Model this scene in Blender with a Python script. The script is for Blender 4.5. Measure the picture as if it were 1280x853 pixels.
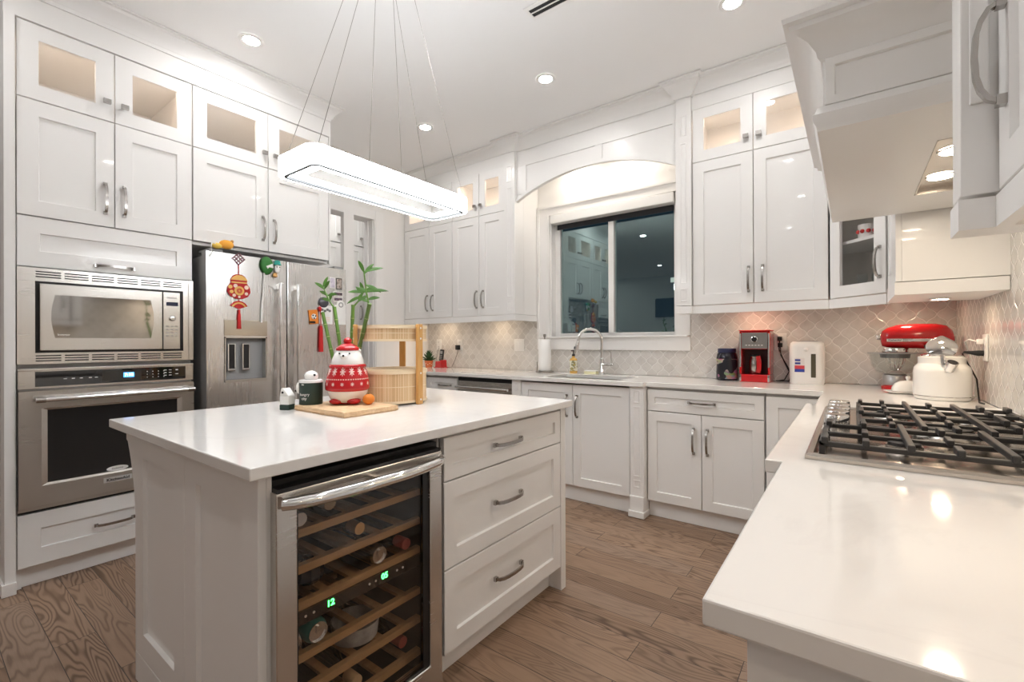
import bpy, bmesh, math, random
from mathutils import Matrix, Vector
PI = math.pi
R = math.radians
random.seed(7)
sc = bpy.context.scene
for o in list(bpy.data.objects):
    bpy.data.objects.remove(o)
COL = sc.collection

# ------------------------------------------------------------------ camera
cam_data = bpy.data.cameras.new('camera')
cam = bpy.data.objects.new('camera', cam_data)
COL.objects.link(cam)
sc.camera = cam
cam_data.sensor_fit = 'HORIZONTAL'
cam_data.sensor_width = 36.0
cam_data.lens = 572.5 / 1280 * 36.0
cam_data.clip_start = 0.02
yaw, pit, rol = R(36.64), R(.065), R(-.2035)
Fv = Vector((-math.sin(yaw) * math.cos(pit), math.cos(yaw) * math.cos(pit), math.sin(pit)))
Rv = Vector((math.cos(yaw), math.sin(yaw), 0))
Uv = Rv.cross(Fv)
R2 = Rv * math.cos(rol) + Uv * math.sin(rol)
U2 = Uv * math.cos(rol) - Rv * math.sin(rol)
cam.matrix_world = Matrix(((R2.x, U2.x, -Fv.x, 0), (R2.y, U2.y, -Fv.y, 0), (R2.z, U2.z, -Fv.z, 1.2), (0, 0, 0, 1)))

# ------------------------------------------------------------------ world, exposure
world = bpy.data.worlds.new('night')
sc.world = world
world.use_nodes = True
world.node_tree.nodes['Background'].inputs[0].default_value = (.05, .09, .13, 1)
world.node_tree.nodes['Background'].inputs[1].default_value = .12
sc.view_settings.view_transform = 'Standard'
sc.view_settings.look = 'None'
sc.view_settings.gamma = 1
sc.view_settings.use_curve_mapping = False
sc.view_settings.exposure = 1.72
cy = sc.cycles
cy.use_denoising = True
cy.max_bounces = 10
cy.diffuse_bounces = 6
cy.glossy_bounces = 5
cy.transmission_bounces = 8
cy.transparent_max_bounces = 12
cy.caustics_reflective = False
cy.caustics_refractive = False
cy.sample_clamp_indirect = 4.0

# lamp strengths (radiance of each lamp's own glowing face)
DOWNLIGHT = 95.0
PENDANT = 9.0
PUCK = 36.0
CABINET_PUCK = 30.0
HOOD_LAMP = 62.0

# ------------------------------------------------------------------ plan of the room (metres)
XL, XR = -3.91, .49          # side walls
YB = 3.66                    # back wall
ZC = 3.01                    # ceiling
YN, XG = -5.2, -6.6          # the open living room behind the camera
CT = .92                     # worktop height along the walls
YU = 3.30                    # face of the wall cabinets on the back wall
XT = -3.225                  # face of the tall cabinets on the left

# ------------------------------------------------------------------ materials
def mat(name, col=(.8, .8, .8), rough=.5, metal=0, spec=.5, coat=0, emis=None, estr=0, trans=0, ior=1.45, alpha=1):
    m = bpy.data.materials.new(name)
    m.use_nodes = True
    b = m.node_tree.nodes['Principled BSDF']
    b.inputs['Base Color'].default_value = (*col, 1)
    b.inputs['Roughness'].default_value = rough
    b.inputs['Metallic'].default_value = metal
    b.inputs['Specular IOR Level'].default_value = spec
    b.inputs['Coat Weight'].default_value = coat
    b.inputs['Transmission Weight'].default_value = trans
    b.inputs['IOR'].default_value = ior
    b.inputs['Alpha'].default_value = alpha
    if emis:
        b.inputs['Emission Color'].default_value = (*emis, 1)
        b.inputs['Emission Strength'].default_value = estr
    return m

class NT:
    """small helper to wire node trees"""
    def __init__(s, m):
        s.t = m.node_tree
        s.b = s.t.nodes.get('Principled BSDF')
    def n(s, typ, **kw):
        x = s.t.nodes.new(typ)
        for k, v in kw.items():
            if k in x.inputs:
                x.inputs[k].default_value = v
            else:
                setattr(x, k, v)
        return x
    def l(s, a, b):
        s.t.links.new(a, b)
    def math(s, op, a, b=None, clamp=False, c=None):
        x = s.t.nodes.new('ShaderNodeMath')
        x.operation = op
        x.use_clamp = clamp
        for i, v in enumerate((a, b, c)):
            if v is None:
                continue
            if isinstance(v, (int, float)):
                x.inputs[i].default_value = v
            else:
                s.l(v, x.inputs[i])
        return x.outputs[0]
    def ramp(s, fac, stops):
        x = s.t.nodes.new('ShaderNodeValToRGB')
        e = x.color_ramp.elements
        while len(e) < len(stops):
            e.new(.5)
        for i, (p, c) in enumerate(stops):
            e[i].position = p
            e[i].color = (*c, 1) if len(c) == 3 else c
        s.l(fac, x.inputs[0])
        return x.outputs[0]
    def mix(s, fac, a, b, blend='MIX'):
        x = s.t.nodes.new('ShaderNodeMix')
        x.data_type = 'RGBA'
        x.blend_type = blend
        for i, v in ((0, fac), (6, a), (7, b)):
            if isinstance(v, (int, float)):
                x.inputs[i].default_value = v
            elif isinstance(v, tuple):
                x.inputs[i].default_value = (*v, 1)
            else:
                s.l(v, x.inputs[i])
        return x.outputs[2]
    def coords(s, scale=(1, 1, 1), out='Object', loc=(0, 0, 0)):
        tc = s.n('ShaderNodeTexCoord')
        mp = s.n('ShaderNodeMapping')
        mp.inputs['Scale'].default_value = scale
        mp.inputs['Location'].default_value = loc
        s.l(tc.outputs[out], mp.inputs[0])
        return mp.outputs[0]
    def bump(s, h, strength=.2, dist=.01):
        x = s.n('ShaderNodeBump')
        x.inputs['Strength'].default_value = strength
        x.inputs['Distance'].default_value = dist
        s.l(h, x.inputs['Height'])
        s.l(x.outputs[0], s.b.inputs['Normal'])

WHITE = mat('white_lacquer', (.84, .83, .815), .34, coat=.15)
TRIMW = mat('white_trim_paint', (.84, .83, .815), .42)
WALLM = mat('wall_paint', (.82, .805, .785), .7)
CEILM = mat('ceiling_paint', (.86, .855, .85), .8)
CABIN = mat('cabinet_interior', (.78, .75, .70), .5)
DARK = mat('black_gap', (.015, .015, .016), .5)
BLACKP = mat('black_plastic', (.012, .012, .013), .32)
BLACKG = mat('black_glass', (.006, .006, .007), .05, coat=1)
RUBBER = mat('black_rubber', (.02, .02, .02), .7)
CHROME = mat('chrome', (.82, .82, .82), .06, metal=1)
NICKEL = mat('brushed_nickel', (.42, .40, .38), .26, metal=1)
IRON = mat('cast_iron', (.035, .033, .032), .42)
REDP = mat('red_gloss', (.50, .008, .012), .18, coat=.6)
REDC = mat('red_cloth', (.55, .01, .01), .6)
GOLD = mat('gold_print', (.75, .42, .10), .4)
PINKW = mat('pale_pink', (.85, .62, .52), .5)
WHITEC = mat('white_ceramic', (.84, .83, .80), .14, coat=.5)
WHITEP = mat('white_plastic', (.80, .79, .77), .3)
PAPER = mat('paper', (.86, .85, .83), .9)
GREEND = mat('dark_green_tin', (.022, .045, .035), .4)
GREENF = mat('green_felt', (.03, .17, .03), .6)
TEAL = mat('teal_print', (.03, .25, .24), .4)
ORANGE = mat('orange_peel', (.80, .25, .03), .5)
PLUSH = mat('orange_plush', (.85, .40, .06), .9)
YELLOW = mat('yellow_plush', (.85, .60, .12), .8)
GREYM = mat('grey_plastic', (.33, .33, .33), .4)
GREYD = mat('grey_paint', (.16, .16, .165), .35)
NAVY = mat('navy_print', (.015, .02, .07), .4)
LEAF = mat('leaf', (.060, .145, .022), .45)
LEAFD = mat('dark_leaf', (.02, .07, .02), .5)
TERRA = mat('orange_pot', (.62, .17, .06), .45)
SOAPM = mat('amber_soap', (.75, .45, .12), .15)
SPONGE = mat('sponge', (.80, .76, .50), .9)
LED_G = mat('green_digits', (0, .05, 0), .5, emis=(.05, 1, .12), estr=3.5)
LED_B = mat('blue_display', (.01, .03, .08), .5, emis=(.06, .30, 1), estr=1.2)
LED_T = mat('display_digits', (.2, .3, .4), .5, emis=(.6, .85, 1), estr=2.5)
GLOW = mat('downlight_glow', (1, 1, 1), .5, emis=(1, .985, .965), estr=DOWNLIGHT)
GLOWW = mat('puck_glow', (1, 1, 1), .5, emis=(1, .76, .52), estr=PUCK)
GLOWA = mat('arch_puck_glow', (1, 1, 1), .5, emis=(1, .91, .80), estr=PUCK * 2.4)
GLOWC = mat('cabinet_puck_glow', (1, 1, 1), .5, emis=(1, .78, .60), estr=CABINET_PUCK)
GLOWH = mat('hood_lamp_glow', (1, 1, 1), .5, emis=(1, .84, .64), estr=HOOD_LAMP)

def steel(name, col, rough, axis='z'):
    m = mat(name, col, rough, metal=1)
    t = NT(m)
    sca = {'z': (60, 60, .6), 'x': (.6, 60, 60), 'y': (60, .6, 60)}[axis]
    nz = t.n('ShaderNodeTexNoise', Scale=4.0, Detail=4.0)
    t.l(t.coords(sca), nz.inputs['Vector'])
    sm = t.n('ShaderNodeTexNoise', Scale=3.5, Detail=3.0)
    t.l(t.coords((1, 1, 1)), sm.inputs['Vector'])
    a = t.math('MULTIPLY_ADD', nz.outputs[0], .05, c=rough - .06)
    b = t.math('MULTIPLY', sm.outputs[0], .07)
    t.l(t.math('ADD', a, b), t.b.inputs['Roughness'])
    return m
STEEL = steel('stainless_steel', (.66, .635, .60), .26, 'x')
STEELV = steel('stainless_fridge', (.74, .73, .715), .27, 'z')
STEELD = steel('dark_stainless', (.27, .265, .26), .3, 'z')
STEELC = steel('cooktop_steel', (.62, .57, .52), .17, 'x')

def quartz():
    m = mat('white_quartz', (.82, .80, .775), .085, coat=.2)
    t = NT(m)
    nz = t.n('ShaderNodeTexNoise', Scale=1.6, Detail=9.0, Roughness=.62, Distortion=1.1)
    t.l(t.coords((1, 1.6, 3)), nz.inputs['Vector'])
    v = t.math('ABSOLUTE', t.math('SUBTRACT', nz.outputs[0], .5))
    c = t.ramp(v, [(0, (.80, .782, .76)), (.03, (.825, .808, .784)), (1, (.83, .813, .79))])
    t.l(c, t.b.inputs['Base Color'])
    return m
QUARTZ = quartz()

def glass(name, tint, fres=1.45, rough=.0, tintg=(1, 1, 1)):
    """a thin pane: clear or tinted through-view plus a mirror film"""
    m = bpy.data.materials.new(name)
    m.use_nodes = True
    t = m.node_tree
    t.nodes.remove(t.nodes['Principled BSDF'])
    tr = t.nodes.new('ShaderNodeBsdfTransparent')
    tr.inputs[0].default_value = (*tint, 1)
    gl = t.nodes.new('ShaderNodeBsdfGlossy')
    gl.inputs['Roughness'].default_value = rough
    gl.inputs[0].default_value = (*tintg, 1)
    nt = NT(m)
    ge = nt.n('ShaderNodeNewGeometry')
    dp = nt.n('ShaderNodeVectorMath', operation='DOT_PRODUCT')
    nt.l(ge.outputs['Incoming'], dp.inputs[0])
    nt.l(ge.outputs['Normal'], dp.inputs[1])
    f0 = ((fres - 1) / (fres + 1)) ** 2
    g_ = nt.math('POWER', nt.math('SUBTRACT', 1.0, nt.math('ABSOLUTE', dp.outputs['Value'])), 5.0)
    fac = nt.math('MULTIPLY_ADD', g_, 1 - f0, True, f0)
    mx = t.nodes.new('ShaderNodeMixShader')
    t.links.new(fac, mx.inputs[0])
    t.links.new(tr.outputs[0], mx.inputs[1])
    t.links.new(gl.outputs[0], mx.inputs[2])
    t.links.new(mx.outputs[0], t.nodes['Material Output'].inputs[0])
    return m
PANE = glass('cabinet_glass', (.97, .97, .97), 1.35)
WPANE = glass('window_glass', (.80, .86, .86), 2.35, tintg=(.80, 1, .97))
WINEG = glass('smoked_glass', (.90, .88, .86), 1.42)
JARG = glass('clear_glass', (.93, .95, .95), 1.4)

def oak():
    m = mat('oak_planks', (.3, .2, .15), .42)
    t = NT(m)
    tc = t.n('ShaderNodeTexCoord')
    mp = t.n('ShaderNodeMapping')
    mp.inputs['Location'].default_value = (.33, -.113, 0)
    t.l(tc.outputs['Object'], mp.inputs[0])
    br = t.n('ShaderNodeTexBrick', offset=.385, offset_frequency=2, squash=1.0, squash_frequency=2)
    br.inputs['Color1'].default_value = (0, 0, 0, 1)
    br.inputs['Color2'].default_value = (1, 1, 1, 1)
    br.inputs['Mortar'].default_value = (.5, .5, .5, 1)
    br.inputs['Scale'].default_value = 1
    br.inputs['Mortar Size'].default_value = .0013
    br.inputs['Mortar Smooth'].default_value = .1
    br.inputs['Brick Width'].default_value = .92
    br.inputs['Row Height'].default_value = .127
    t.l(mp.outputs[0], br.inputs['Vector'])
    sep = t.n('ShaderNodeSeparateColor')
    t.l(br.outputs['Color'], sep.inputs[0])
    rnd = sep.outputs[0]
    wn = t.n('ShaderNodeTexWhiteNoise', noise_dimensions='1D')
    t.l(rnd, wn.inputs['W'])
    # shift the grain plank by plank
    off = t.n('ShaderNodeCombineXYZ')
    t.l(t.math('MULTIPLY', wn.outputs['Value'], 37.0), off.inputs[0])
    t.l(t.math('MULTIPLY', rnd, 19.0), off.inputs[1])
    t.l(t.math('MULTIPLY', rnd, 53.0), off.inputs[2])
    add = t.n('ShaderNodeVectorMath', operation='ADD')
    t.l(mp.outputs[0], add.inputs[0])
    t.l(off.outputs[0], add.inputs[1])
    st = t.n('ShaderNodeMapping')
    st.inputs['Scale'].default_value = (1.15, 8.5, 1)
    t.l(add.outputs[0], st.inputs[0])
    # cathedral figure: iso-lines of a smooth, stretched noise
    fig = t.n('ShaderNodeTexNoise', Scale=1.2, Detail=1.6, Roughness=.4, Distortion=.22)
    t.l(st.outputs[0], fig.inputs['Vector'])
    ln = t.math('SINE', t.math('MULTIPLY', fig.outputs[0], 125.0))
    ln = t.math('POWER', t.math('MULTIPLY_ADD', ln, .5, c=.5), 2.2)
    fine = t.n('ShaderNodeTexNoise', Scale=9.0, Detail=6.0, Roughness=.65)
    s2 = t.n('ShaderNodeMapping')
    s2.inputs['Scale'].default_value = (1.3, 22, 1)
    t.l(add.outputs[0], s2.inputs[0])
    t.l(s2.outputs[0], fine.inputs['Vector'])
    amt = t.n('ShaderNodeTexNoise', Scale=.9, Detail=1.0)
    t.l(st.outputs[0], amt.inputs['Vector'])
    g = t.math('MULTIPLY', ln, t.math('MULTIPLY', t.math('MULTIPLY_ADD', wn.outputs['Value'], .9, False, .42), t.math('MULTIPLY', amt.outputs[0], 1.3), True))
    base = t.ramp(rnd, [(0, (.305, .196, .128)), (.35, (.370, .245, .164)), (.7, (.425, .284, .192)), (1, (.36, .254, .186))])
    dark = t.mix(1.0, base, (.43, .40, .38), 'MULTIPLY')
    c = t.mix(t.math('MULTIPLY', g, 1.0, True), base, dark)
    c = t.mix(t.math('MULTIPLY_ADD', fine.outputs[0], .9, True, .1), t.mix(1.0, c, (.62, .59, .57), 'MULTIPLY'), c)
    c = t.mix(br.outputs['Fac'], c, (.03, .02, .014))
    t.l(c, t.b.inputs['Base Color'])
    t.l(t.ramp(g, [(0, (.36, .36, .36)), (1, (.55, .55, .55))]), t.b.inputs['Roughness'])
    h = t.math('SUBTRACT', t.math('MULTIPLY', g, -.25), br.outputs['Fac'])
    t.bump(h, .35, .002)
    return m
OAK = oak()

def lantern_tile():
    m = mat('lantern_tile', (.6, .57, .53), .2)
    t = NT(m)
    tc = t.n('ShaderNodeTexCoord')
    s = t.n('ShaderNodeSeparateXYZ')
    t.l(tc.outputs['Object'], s.inputs[0])
    u = t.math('DIVIDE', t.math('ADD', s.outputs[0], s.outputs[1]), .092)
    v = t.math('DIVIDE', s.outputs[2], .104)
    a = t.math('ADD', u, v)
    b = t.math('SUBTRACT', u, v)
    def wave(x, y):
        return t.math('ADD', x, t.math('MULTIPLY', t.math('SINE', t.math('MULTIPLY', y, 2 * PI)), .050))
    a2, b2 = wave(a, b), wave(b, a)
    def line(x):
        f = t.math('SUBTRACT', t.math('FRACT', t.math('ADD', x, .5)), .5)
        return t.math('ABSOLUTE', f)
    d = t.math('MINIMUM', line(a2), line(b2))
    grout = t.math('LESS_THAN', d, .026)
    cx = t.n('ShaderNodeCombineXYZ')
    t.l(t.math('FLOOR', a2), cx.inputs[0])
    t.l(t.math('FLOOR', b2), cx.inputs[1])
    wn = t.n('ShaderNodeTexWhiteNoise', noise_dimensions='2D')
    t.l(cx.outputs[0], wn.inputs['Vector'])
    nz = t.n('ShaderNodeTexNoise', Scale=9.0, Detail=7.0, Roughness=.62, Distortion=1.2)
    t.l(t.coords((1, 1, 1)), nz.inputs['Vector'])
    f = t.math('ADD', t.math('MULTIPLY', wn.outputs['Value'], .24), t.math('MULTIPLY', nz.outputs[0], .85))
    c = t.ramp(f, [(.15, (.47, .445, .42)), (.5, (.62, .595, .565)), (.85, (.72, .70, .67))])
    c = t.mix(grout, c, (.78, .76, .73))
    t.l(c, t.b.inputs['Base Color'])
    t.l(t.math('MULTIPLY_ADD', grout, .4, c=.16), t.b.inputs['Roughness'])
    t.bump(t.math('MINIMUM', d, .09), .5, .03)
    return m
TILE = lantern_tile()

def wood(name, c0, c1, scale=(3, 3, 30), rough=.5):
    m = mat(name, c0, rough)
    t = NT(m)
    nz = t.n('ShaderNodeTexNoise', Scale=2.0, Detail=5.0, Roughness=.6, Distortion=.6)
    t.l(t.coords(scale), nz.inputs['Vector'])
    t.l(t.ramp(nz.outputs[0], [(.3, c0), (.7, c1)]), t.b.inputs['Base Color'])
    return m
BEECH = wood('beech_rack', (.42, .24, .11), (.55, .34, .17), (4, 30, 30))
BOARD = wood('raw_wood', (.62, .40, .22), (.80, .58, .36), (5, 26, 26))
POSTW = wood('honey_wood', (.55, .28, .08), (.68, .39, .14), (30, 30, 4))

def bamboo_mat():
    m = mat('bamboo_slats', (.7, .5, .3), .55)
    t = NT(m)
    tc = t.n('ShaderNodeTexCoord')
    s = t.n('ShaderNodeSeparateXYZ')
    t.l(tc.outputs['Object'], s.inputs[0])
    ang = t.math('ARCTAN2', s.outputs[1], s.outputs[0])
    k = t.math('MULTIPLY', ang, 34.0)
    fr = t.math('ABSOLUTE', t.math('SUBTRACT', t.math('FRACT', k), .5))
    wn = t.n('ShaderNodeTexWhiteNoise', noise_dimensions='1D')
    t.l(t.math('FLOOR', k), wn.inputs['W'])
    c = t.ramp(wn.outputs['Value'], [(0, (.62, .41, .22)), (.5, (.74, .53, .31)), (1, (.82, .64, .42))])
    c = t.mix(t.math('GREATER_THAN', fr, .44), c, (.50, .33, .17))
    t.l(c, t.b.inputs['Base Color'])
    t.bump(fr, -.4, .004)
    return m
SLATS = bamboo_mat()
WEAVE = mat('pale_bamboo', (.80, .66, .46), .55)
STALK = mat('bamboo_stalk', (.10, .19, .035), .35)
NODEM = mat('bamboo_ring', (.42, .45, .22), .5)

def sweater():
    m = mat('red_glaze_pattern', (.5, .01, .015), .15, coat=.5)
    t = NT(m)
    tc = t.n('ShaderNodeTexCoord')
    s = t.n('ShaderNodeSeparateXYZ')
    t.l(tc.outputs['Object'], s.inputs[0])
    ang = t.math('MULTIPLY', t.math('ARCTAN2', s.outputs[1], s.outputs[0]), 14 / (2 * PI))
    z = s.outputs[2]
    fx = t.math('SUBTRACT', t.math('FRACT', ang), .5)
    def star(zc, size, k):
        dz = t.math('DIVIDE', t.math('SUBTRACT', z, zc), size)
        dx = t.math('DIVIDE', fx, k)
        r = t.math('SQRT', t.math('ADD', t.math('POWER', dz, 2), t.math('POWER', dx, 2)))
        pet = t.math('COSINE', t.math('MULTIPLY', t.math('ARCTAN2', dz, dx), 8))
        lim = t.math('MULTIPLY_ADD', pet, .32, c=.62)
        return t.math('LESS_THAN', r, lim)
    big = star(.140, .020, .34)
    small = star(.088, .009, .2)
    fd = t.math('ABSOLUTE', t.math('SUBTRACT', t.math('FRACT', t.math('MULTIPLY', ang, 4)), .5))
    dot = t.math('MULTIPLY', t.math('LESS_THAN', fd, .27), t.math('LESS_THAN', t.math('ABSOLUTE', t.math('SUBTRACT', z, .108)), .0022))
    f = t.math('MAXIMUM', t.math('MAXIMUM', big, small), dot)
    t.l(t.mix(f, (.50, .008, .014), (.86, .62, .58)), t.b.inputs['Base Color'])
    return m
SWEATER = sweater()

def jar_print():
    m = mat('jar_label', (.02, .02, .03), .3)
    t = NT(m)
    v = t.n('ShaderNodeTexVoronoi', Scale=30.0)
    t.l(t.coords((1, 1, 1.6)), v.inputs['Vector'])
    nz = t.n('ShaderNodeTexNoise', Scale=14.0, Detail=1.0)
    t.l(t.coords(), nz.inputs['Vector'])
    hue = t.mix(.75, v.outputs['Color'], (.25, .15, .12))
    c = t.mix(t.math('GREATER_THAN', nz.outputs[0], .53), (.012, .012, .02), hue)
    t.l(c, t.b.inputs['Base Color'])
    return m
JARLABEL = jar_print()

def stone_mat():
    m = mat('grey_marble_bowl', (.3, .3, .3), .35)
    t = NT(m)
    nz = t.n('ShaderNodeTexNoise', Scale=22.0, Detail=6.0, Roughness=.65)
    t.l(t.coords(), nz.inputs['Vector'])
    t.l(t.ramp(nz.outputs[0], [(.3, (.25, .25, .25)), (.7, (.6, .6, .6))]), t.b.inputs['Base Color'])
    return m
STONE = stone_mat()

def photo_mat(name, cols, sc_=30):
    m = mat(name, cols[0], .35)
    t = NT(m)
    nz = t.n('ShaderNodeTexNoise', Scale=sc_, Detail=2.0)
    t.l(t.coords(), nz.inputs['Vector'])
    n = len(cols)
    t.l(t.ramp(nz.outputs[0], [(.35 + .3 * i / max(1, n - 1), c) for i, c in enumerate(cols)]), t.b.inputs['Base Color'])
    return m

# ------------------------------------------------------------------ mesh helpers
class MB:
    def __init__(s, M=None):
        s.bm = bmesh.new()
        s.M = M or Matrix.Identity(4)
    def v(s, p):
        return s.bm.verts.new(s.M @ Vector(p))
    def f(s, vs):
        try:
            return s.bm.faces.new(vs)
        except ValueError:
            return None
    def quad(s, *pts):
        return s.f([s.v(p) for p in pts])
    def box(s, x0, x1, y0, y1, z0, z1):
        x0, x1 = min(x0, x1), max(x0, x1)
        y0, y1 = min(y0, y1), max(y0, y1)
        z0, z1 = min(z0, z1), max(z0, z1)
        v = [s.v((x, y, z)) for z in (z0, z1) for y in (y0, y1) for x in (x0, x1)]
        for q in ((0, 2, 3, 1), (4, 5, 7, 6), (0, 1, 5, 4), (2, 6, 7, 3), (0, 4, 6, 2), (1, 3, 7, 5)):
            s.f([v[i] for i in q])
        return s
    def prism(s, poly, a, b, axis='z'):
        """poly: 2-D outline; extruded along axis between a and b"""
        def P(p, h):
            return {'z': (p[0], p[1], h), 'y': (p[0], h, p[1]), 'x': (h, p[0], p[1])}[axis]
        lo = [s.v(P(p, a)) for p in poly]
        hi = [s.v(P(p, b)) for p in poly]
        n = len(poly)
        s.f(lo[::-1])
        s.f(hi)
        for i in range(n):
            s.f([lo[i], lo[(i + 1) % n], hi[(i + 1) % n], hi[i]])
        return s
    def rings(s, rings, closed_ring=True, cap0=True, cap1=True, loop=False):
        rs = [[s.v(p) for p in r] for r in rings]
        n = len(rs[0])
        m = len(rs)
        for i in range(m if loop else m - 1):
            a, b = rs[i], rs[(i + 1) % m]
            for j in range(n if closed_ring else n - 1):
                s.f([a[j], a[(j + 1) % n], b[(j + 1) % n], b[j]])
        if closed_ring and not loop:
            if cap0:
                s.f(rs[0][::-1])
            if cap1:
                s.f(rs[-1])
        return s
    def lathe(s, prof, c=(0, 0, 0), n=28, axis='z', sx=1, sy=1, cap0=True, cap1=True):
        out = []
        for r, h in prof:
            ring = []
            for k in range(n):
                a = 2 * PI * k / n
                x, y = r * math.cos(a) * sx, r * math.sin(a) * sy
                p = {'z': (x, y, h), 'y': (x, -h, y), 'x': (h, x, y)}[axis]
                ring.append((c[0] + p[0], c[1] + p[1], c[2] + p[2]))
            out.append(ring)
        return s.rings(out, cap0=cap0, cap1=cap1)
    def cyl(s, c, r, h, axis='z', n=24, r2=None):
        return s.lathe([(r, 0), (r if r2 is None else r2, h)], c, n, axis)
    def ball(s, c, r, n=18, sx=1, sy=1, sz=1):
        m = n // 2
        prof = [(r * math.sin(PI * i / m) + 1e-5, -r * math.cos(PI * i / m) * sz) for i in range(m + 1)]
        return s.lathe(prof, c, n, 'z', sx, sy)
    def tube(s, pts, r, n=8, closed=False, radii=None, w=None):
        """round tube through points; w=(width, thickness) gives a flat bar instead"""
        P = [Vector(p) for p in pts]
        m = len(P)
        T = []
        for i in range(m):
            if closed:
                d = P[(i + 1) % m] - P[i - 1]
            else:
                d = P[min(i + 1, m - 1)] - P[max(i - 1, 0)]
            T.append(d.normalized())
        up = Vector((0, 0, 1)) if abs(T[0].z) < .9 else Vector((0, 1, 0))
        if w:
            up = Vector(w[2]) if len(w) > 2 else up
        out = []
        for i in range(m):
            a = up.cross(T[i])
            if a.length < 1e-4:
                a = Vector((1, 0, 0)).cross(T[i])
            a.normalize()
            b = T[i].cross(a).normalized()
            if not w:
                up = b
            rr = radii[i] if radii else r
            if w:
                hw, ht = w[0] / 2, w[1] / 2
                out.append([P[i] + a * hw + b * ht, P[i] - a * hw + b * ht, P[i] - a * hw - b * ht, P[i] + a * hw - b * ht])
            else:
                out.append([P[i] + (a * math.cos(2 * PI * k / n) + b * math.sin(2 * PI * k / n)) * rr for k in range(n)])
        return s.rings(out, loop=closed)
    def panel(s, x0, x1, z0, z1, y=0, t=.02, st=.062, rec=.009, hole=False):
        """shaker door: flat frame with a recessed centre (or an opening)"""
        c = .0015
        e = .003
        def R4(a, yy):
            return [(x0 + a, yy, z0 + a), (x1 - a, yy, z0 + a), (x1 - a, yy, z1 - a), (x0 + a, yy, z1 - a)]
        rs = [R4(0, y + t), R4(0, y + c), R4(c, y), R4(st, y)]
        if hole:
            rs += [R4(st + .001, y + .003), R4(st + .001, y + t)]
            s.rings(rs, loop=True)
        else:
            rs += [R4(st + e, y + rec)]
            s.rings(rs)
        return s
    def build(s, name, m=None, parent=None, smooth=None, bevel=0, loc=None):
        me = bpy.data.meshes.new(name)
        bmesh.ops.recalc_face_normals(s.bm, faces=s.bm.faces)
        s.bm.to_mesh(me)
        s.bm.free()
        if m:
            me.materials.append(m)
        o = bpy.data.objects.new(name, me)
        COL.objects.link(o)
        if smooth is not None:
            for p in me.polygons:
                p.use_smooth = True
            me.set_sharp_from_angle(angle=R(smooth))
        if parent:
            o.parent = parent
        if loc:
            o.location = loc
        if bevel:
            b = o.modifiers.new('soft_edge', 'BEVEL')
            b.width = bevel
            b.segments = 2
            b.limit_method = 'ANGLE'
            b.angle_limit = R(50)
        return o

def tag(o, label, cat, group=None, kind=None):
    o['label'] = label
    o['category'] = cat
    if group:
        o['group'] = group
    if kind:
        o['kind'] = kind
    return o
def thing(name, label, cat, loc=(0, 0, 0), rz=0, group=None):
    o = bpy.data.objects.new(name, None)
    COL.objects.link(o)
    o.location = loc
    o.rotation_euler = (0, 0, R(rz))
    o.empty_display_size = .1
    return tag(o, label, cat, group)
def struct(name, mb, m, **k):
    o = mb.build(name, m, **k)
    o['kind'] = 'structure'
    return o
def dup(o, parent=None, loc=None, label=None):
    c = o.copy()
    COL.objects.link(c)
    if parent:
        c.parent = parent
    if loc is not None:
        c.location = loc
    if label:
        c['label'] = label
    for ch in list(o.children):
        dup(ch, c)
    return c
def lettering(txt, size, m, parent, M, name='lettering', bold=False, depth=.0006, align='CENTER'):
    """flat letters; M places them: letters read along local x, up along local y, face local z"""
    cu = bpy.data.curves.new('letters', 'FONT')
    cu.body = txt
    cu.size = size
    cu.align_x = align
    cu.align_y = 'CENTER'
    cu.extrude = depth
    if bold:
        cu.offset = size * .025
    ob = bpy.data.objects.new('letters', cu)
    COL.objects.link(ob)
    dg = bpy.context.evaluated_depsgraph_get()
    me = bpy.data.meshes.new_from_object(ob.evaluated_get(dg))
    bpy.data.objects.remove(ob)
    me.transform(M)
    me.materials.clear()
    me.materials.append(m)
    o = bpy.data.objects.new(name, me)
    COL.objects.link(o)
    o.parent = parent
    return o
# letters on a face that looks along local -y
def face_M(x, y, z):
    return Matrix.Translation((x, y, z)) @ Matrix.Rotation(R(90), 4, 'X')

def molding(mb, path, prof, side=1):
    """sweep a profile [(out, z)] along a 2-D path with mitred corners; out is measured to the given side"""
    n = len(path)
    P = [Vector((p[0], p[1])) for p in path]
    nor = []
    for i in range(n - 1):
        d = (P[i + 1] - P[i]).normalized()
        nor.append(Vector((d.y, -d.x)) * side)
    rings = []
    for i in range(n):
        if i == 0:
            m = nor[0]
        elif i == n - 1:
            m = nor[-1]
        else:
            m = (nor[i - 1] + nor[i])
            m = m / max(.2, m.dot(nor[i]))
        rings.append([(P[i].x + m.x * o, P[i].y + m.y * o, z) for o, z in prof])
    mb.rings(rings)
    return mb

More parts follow.
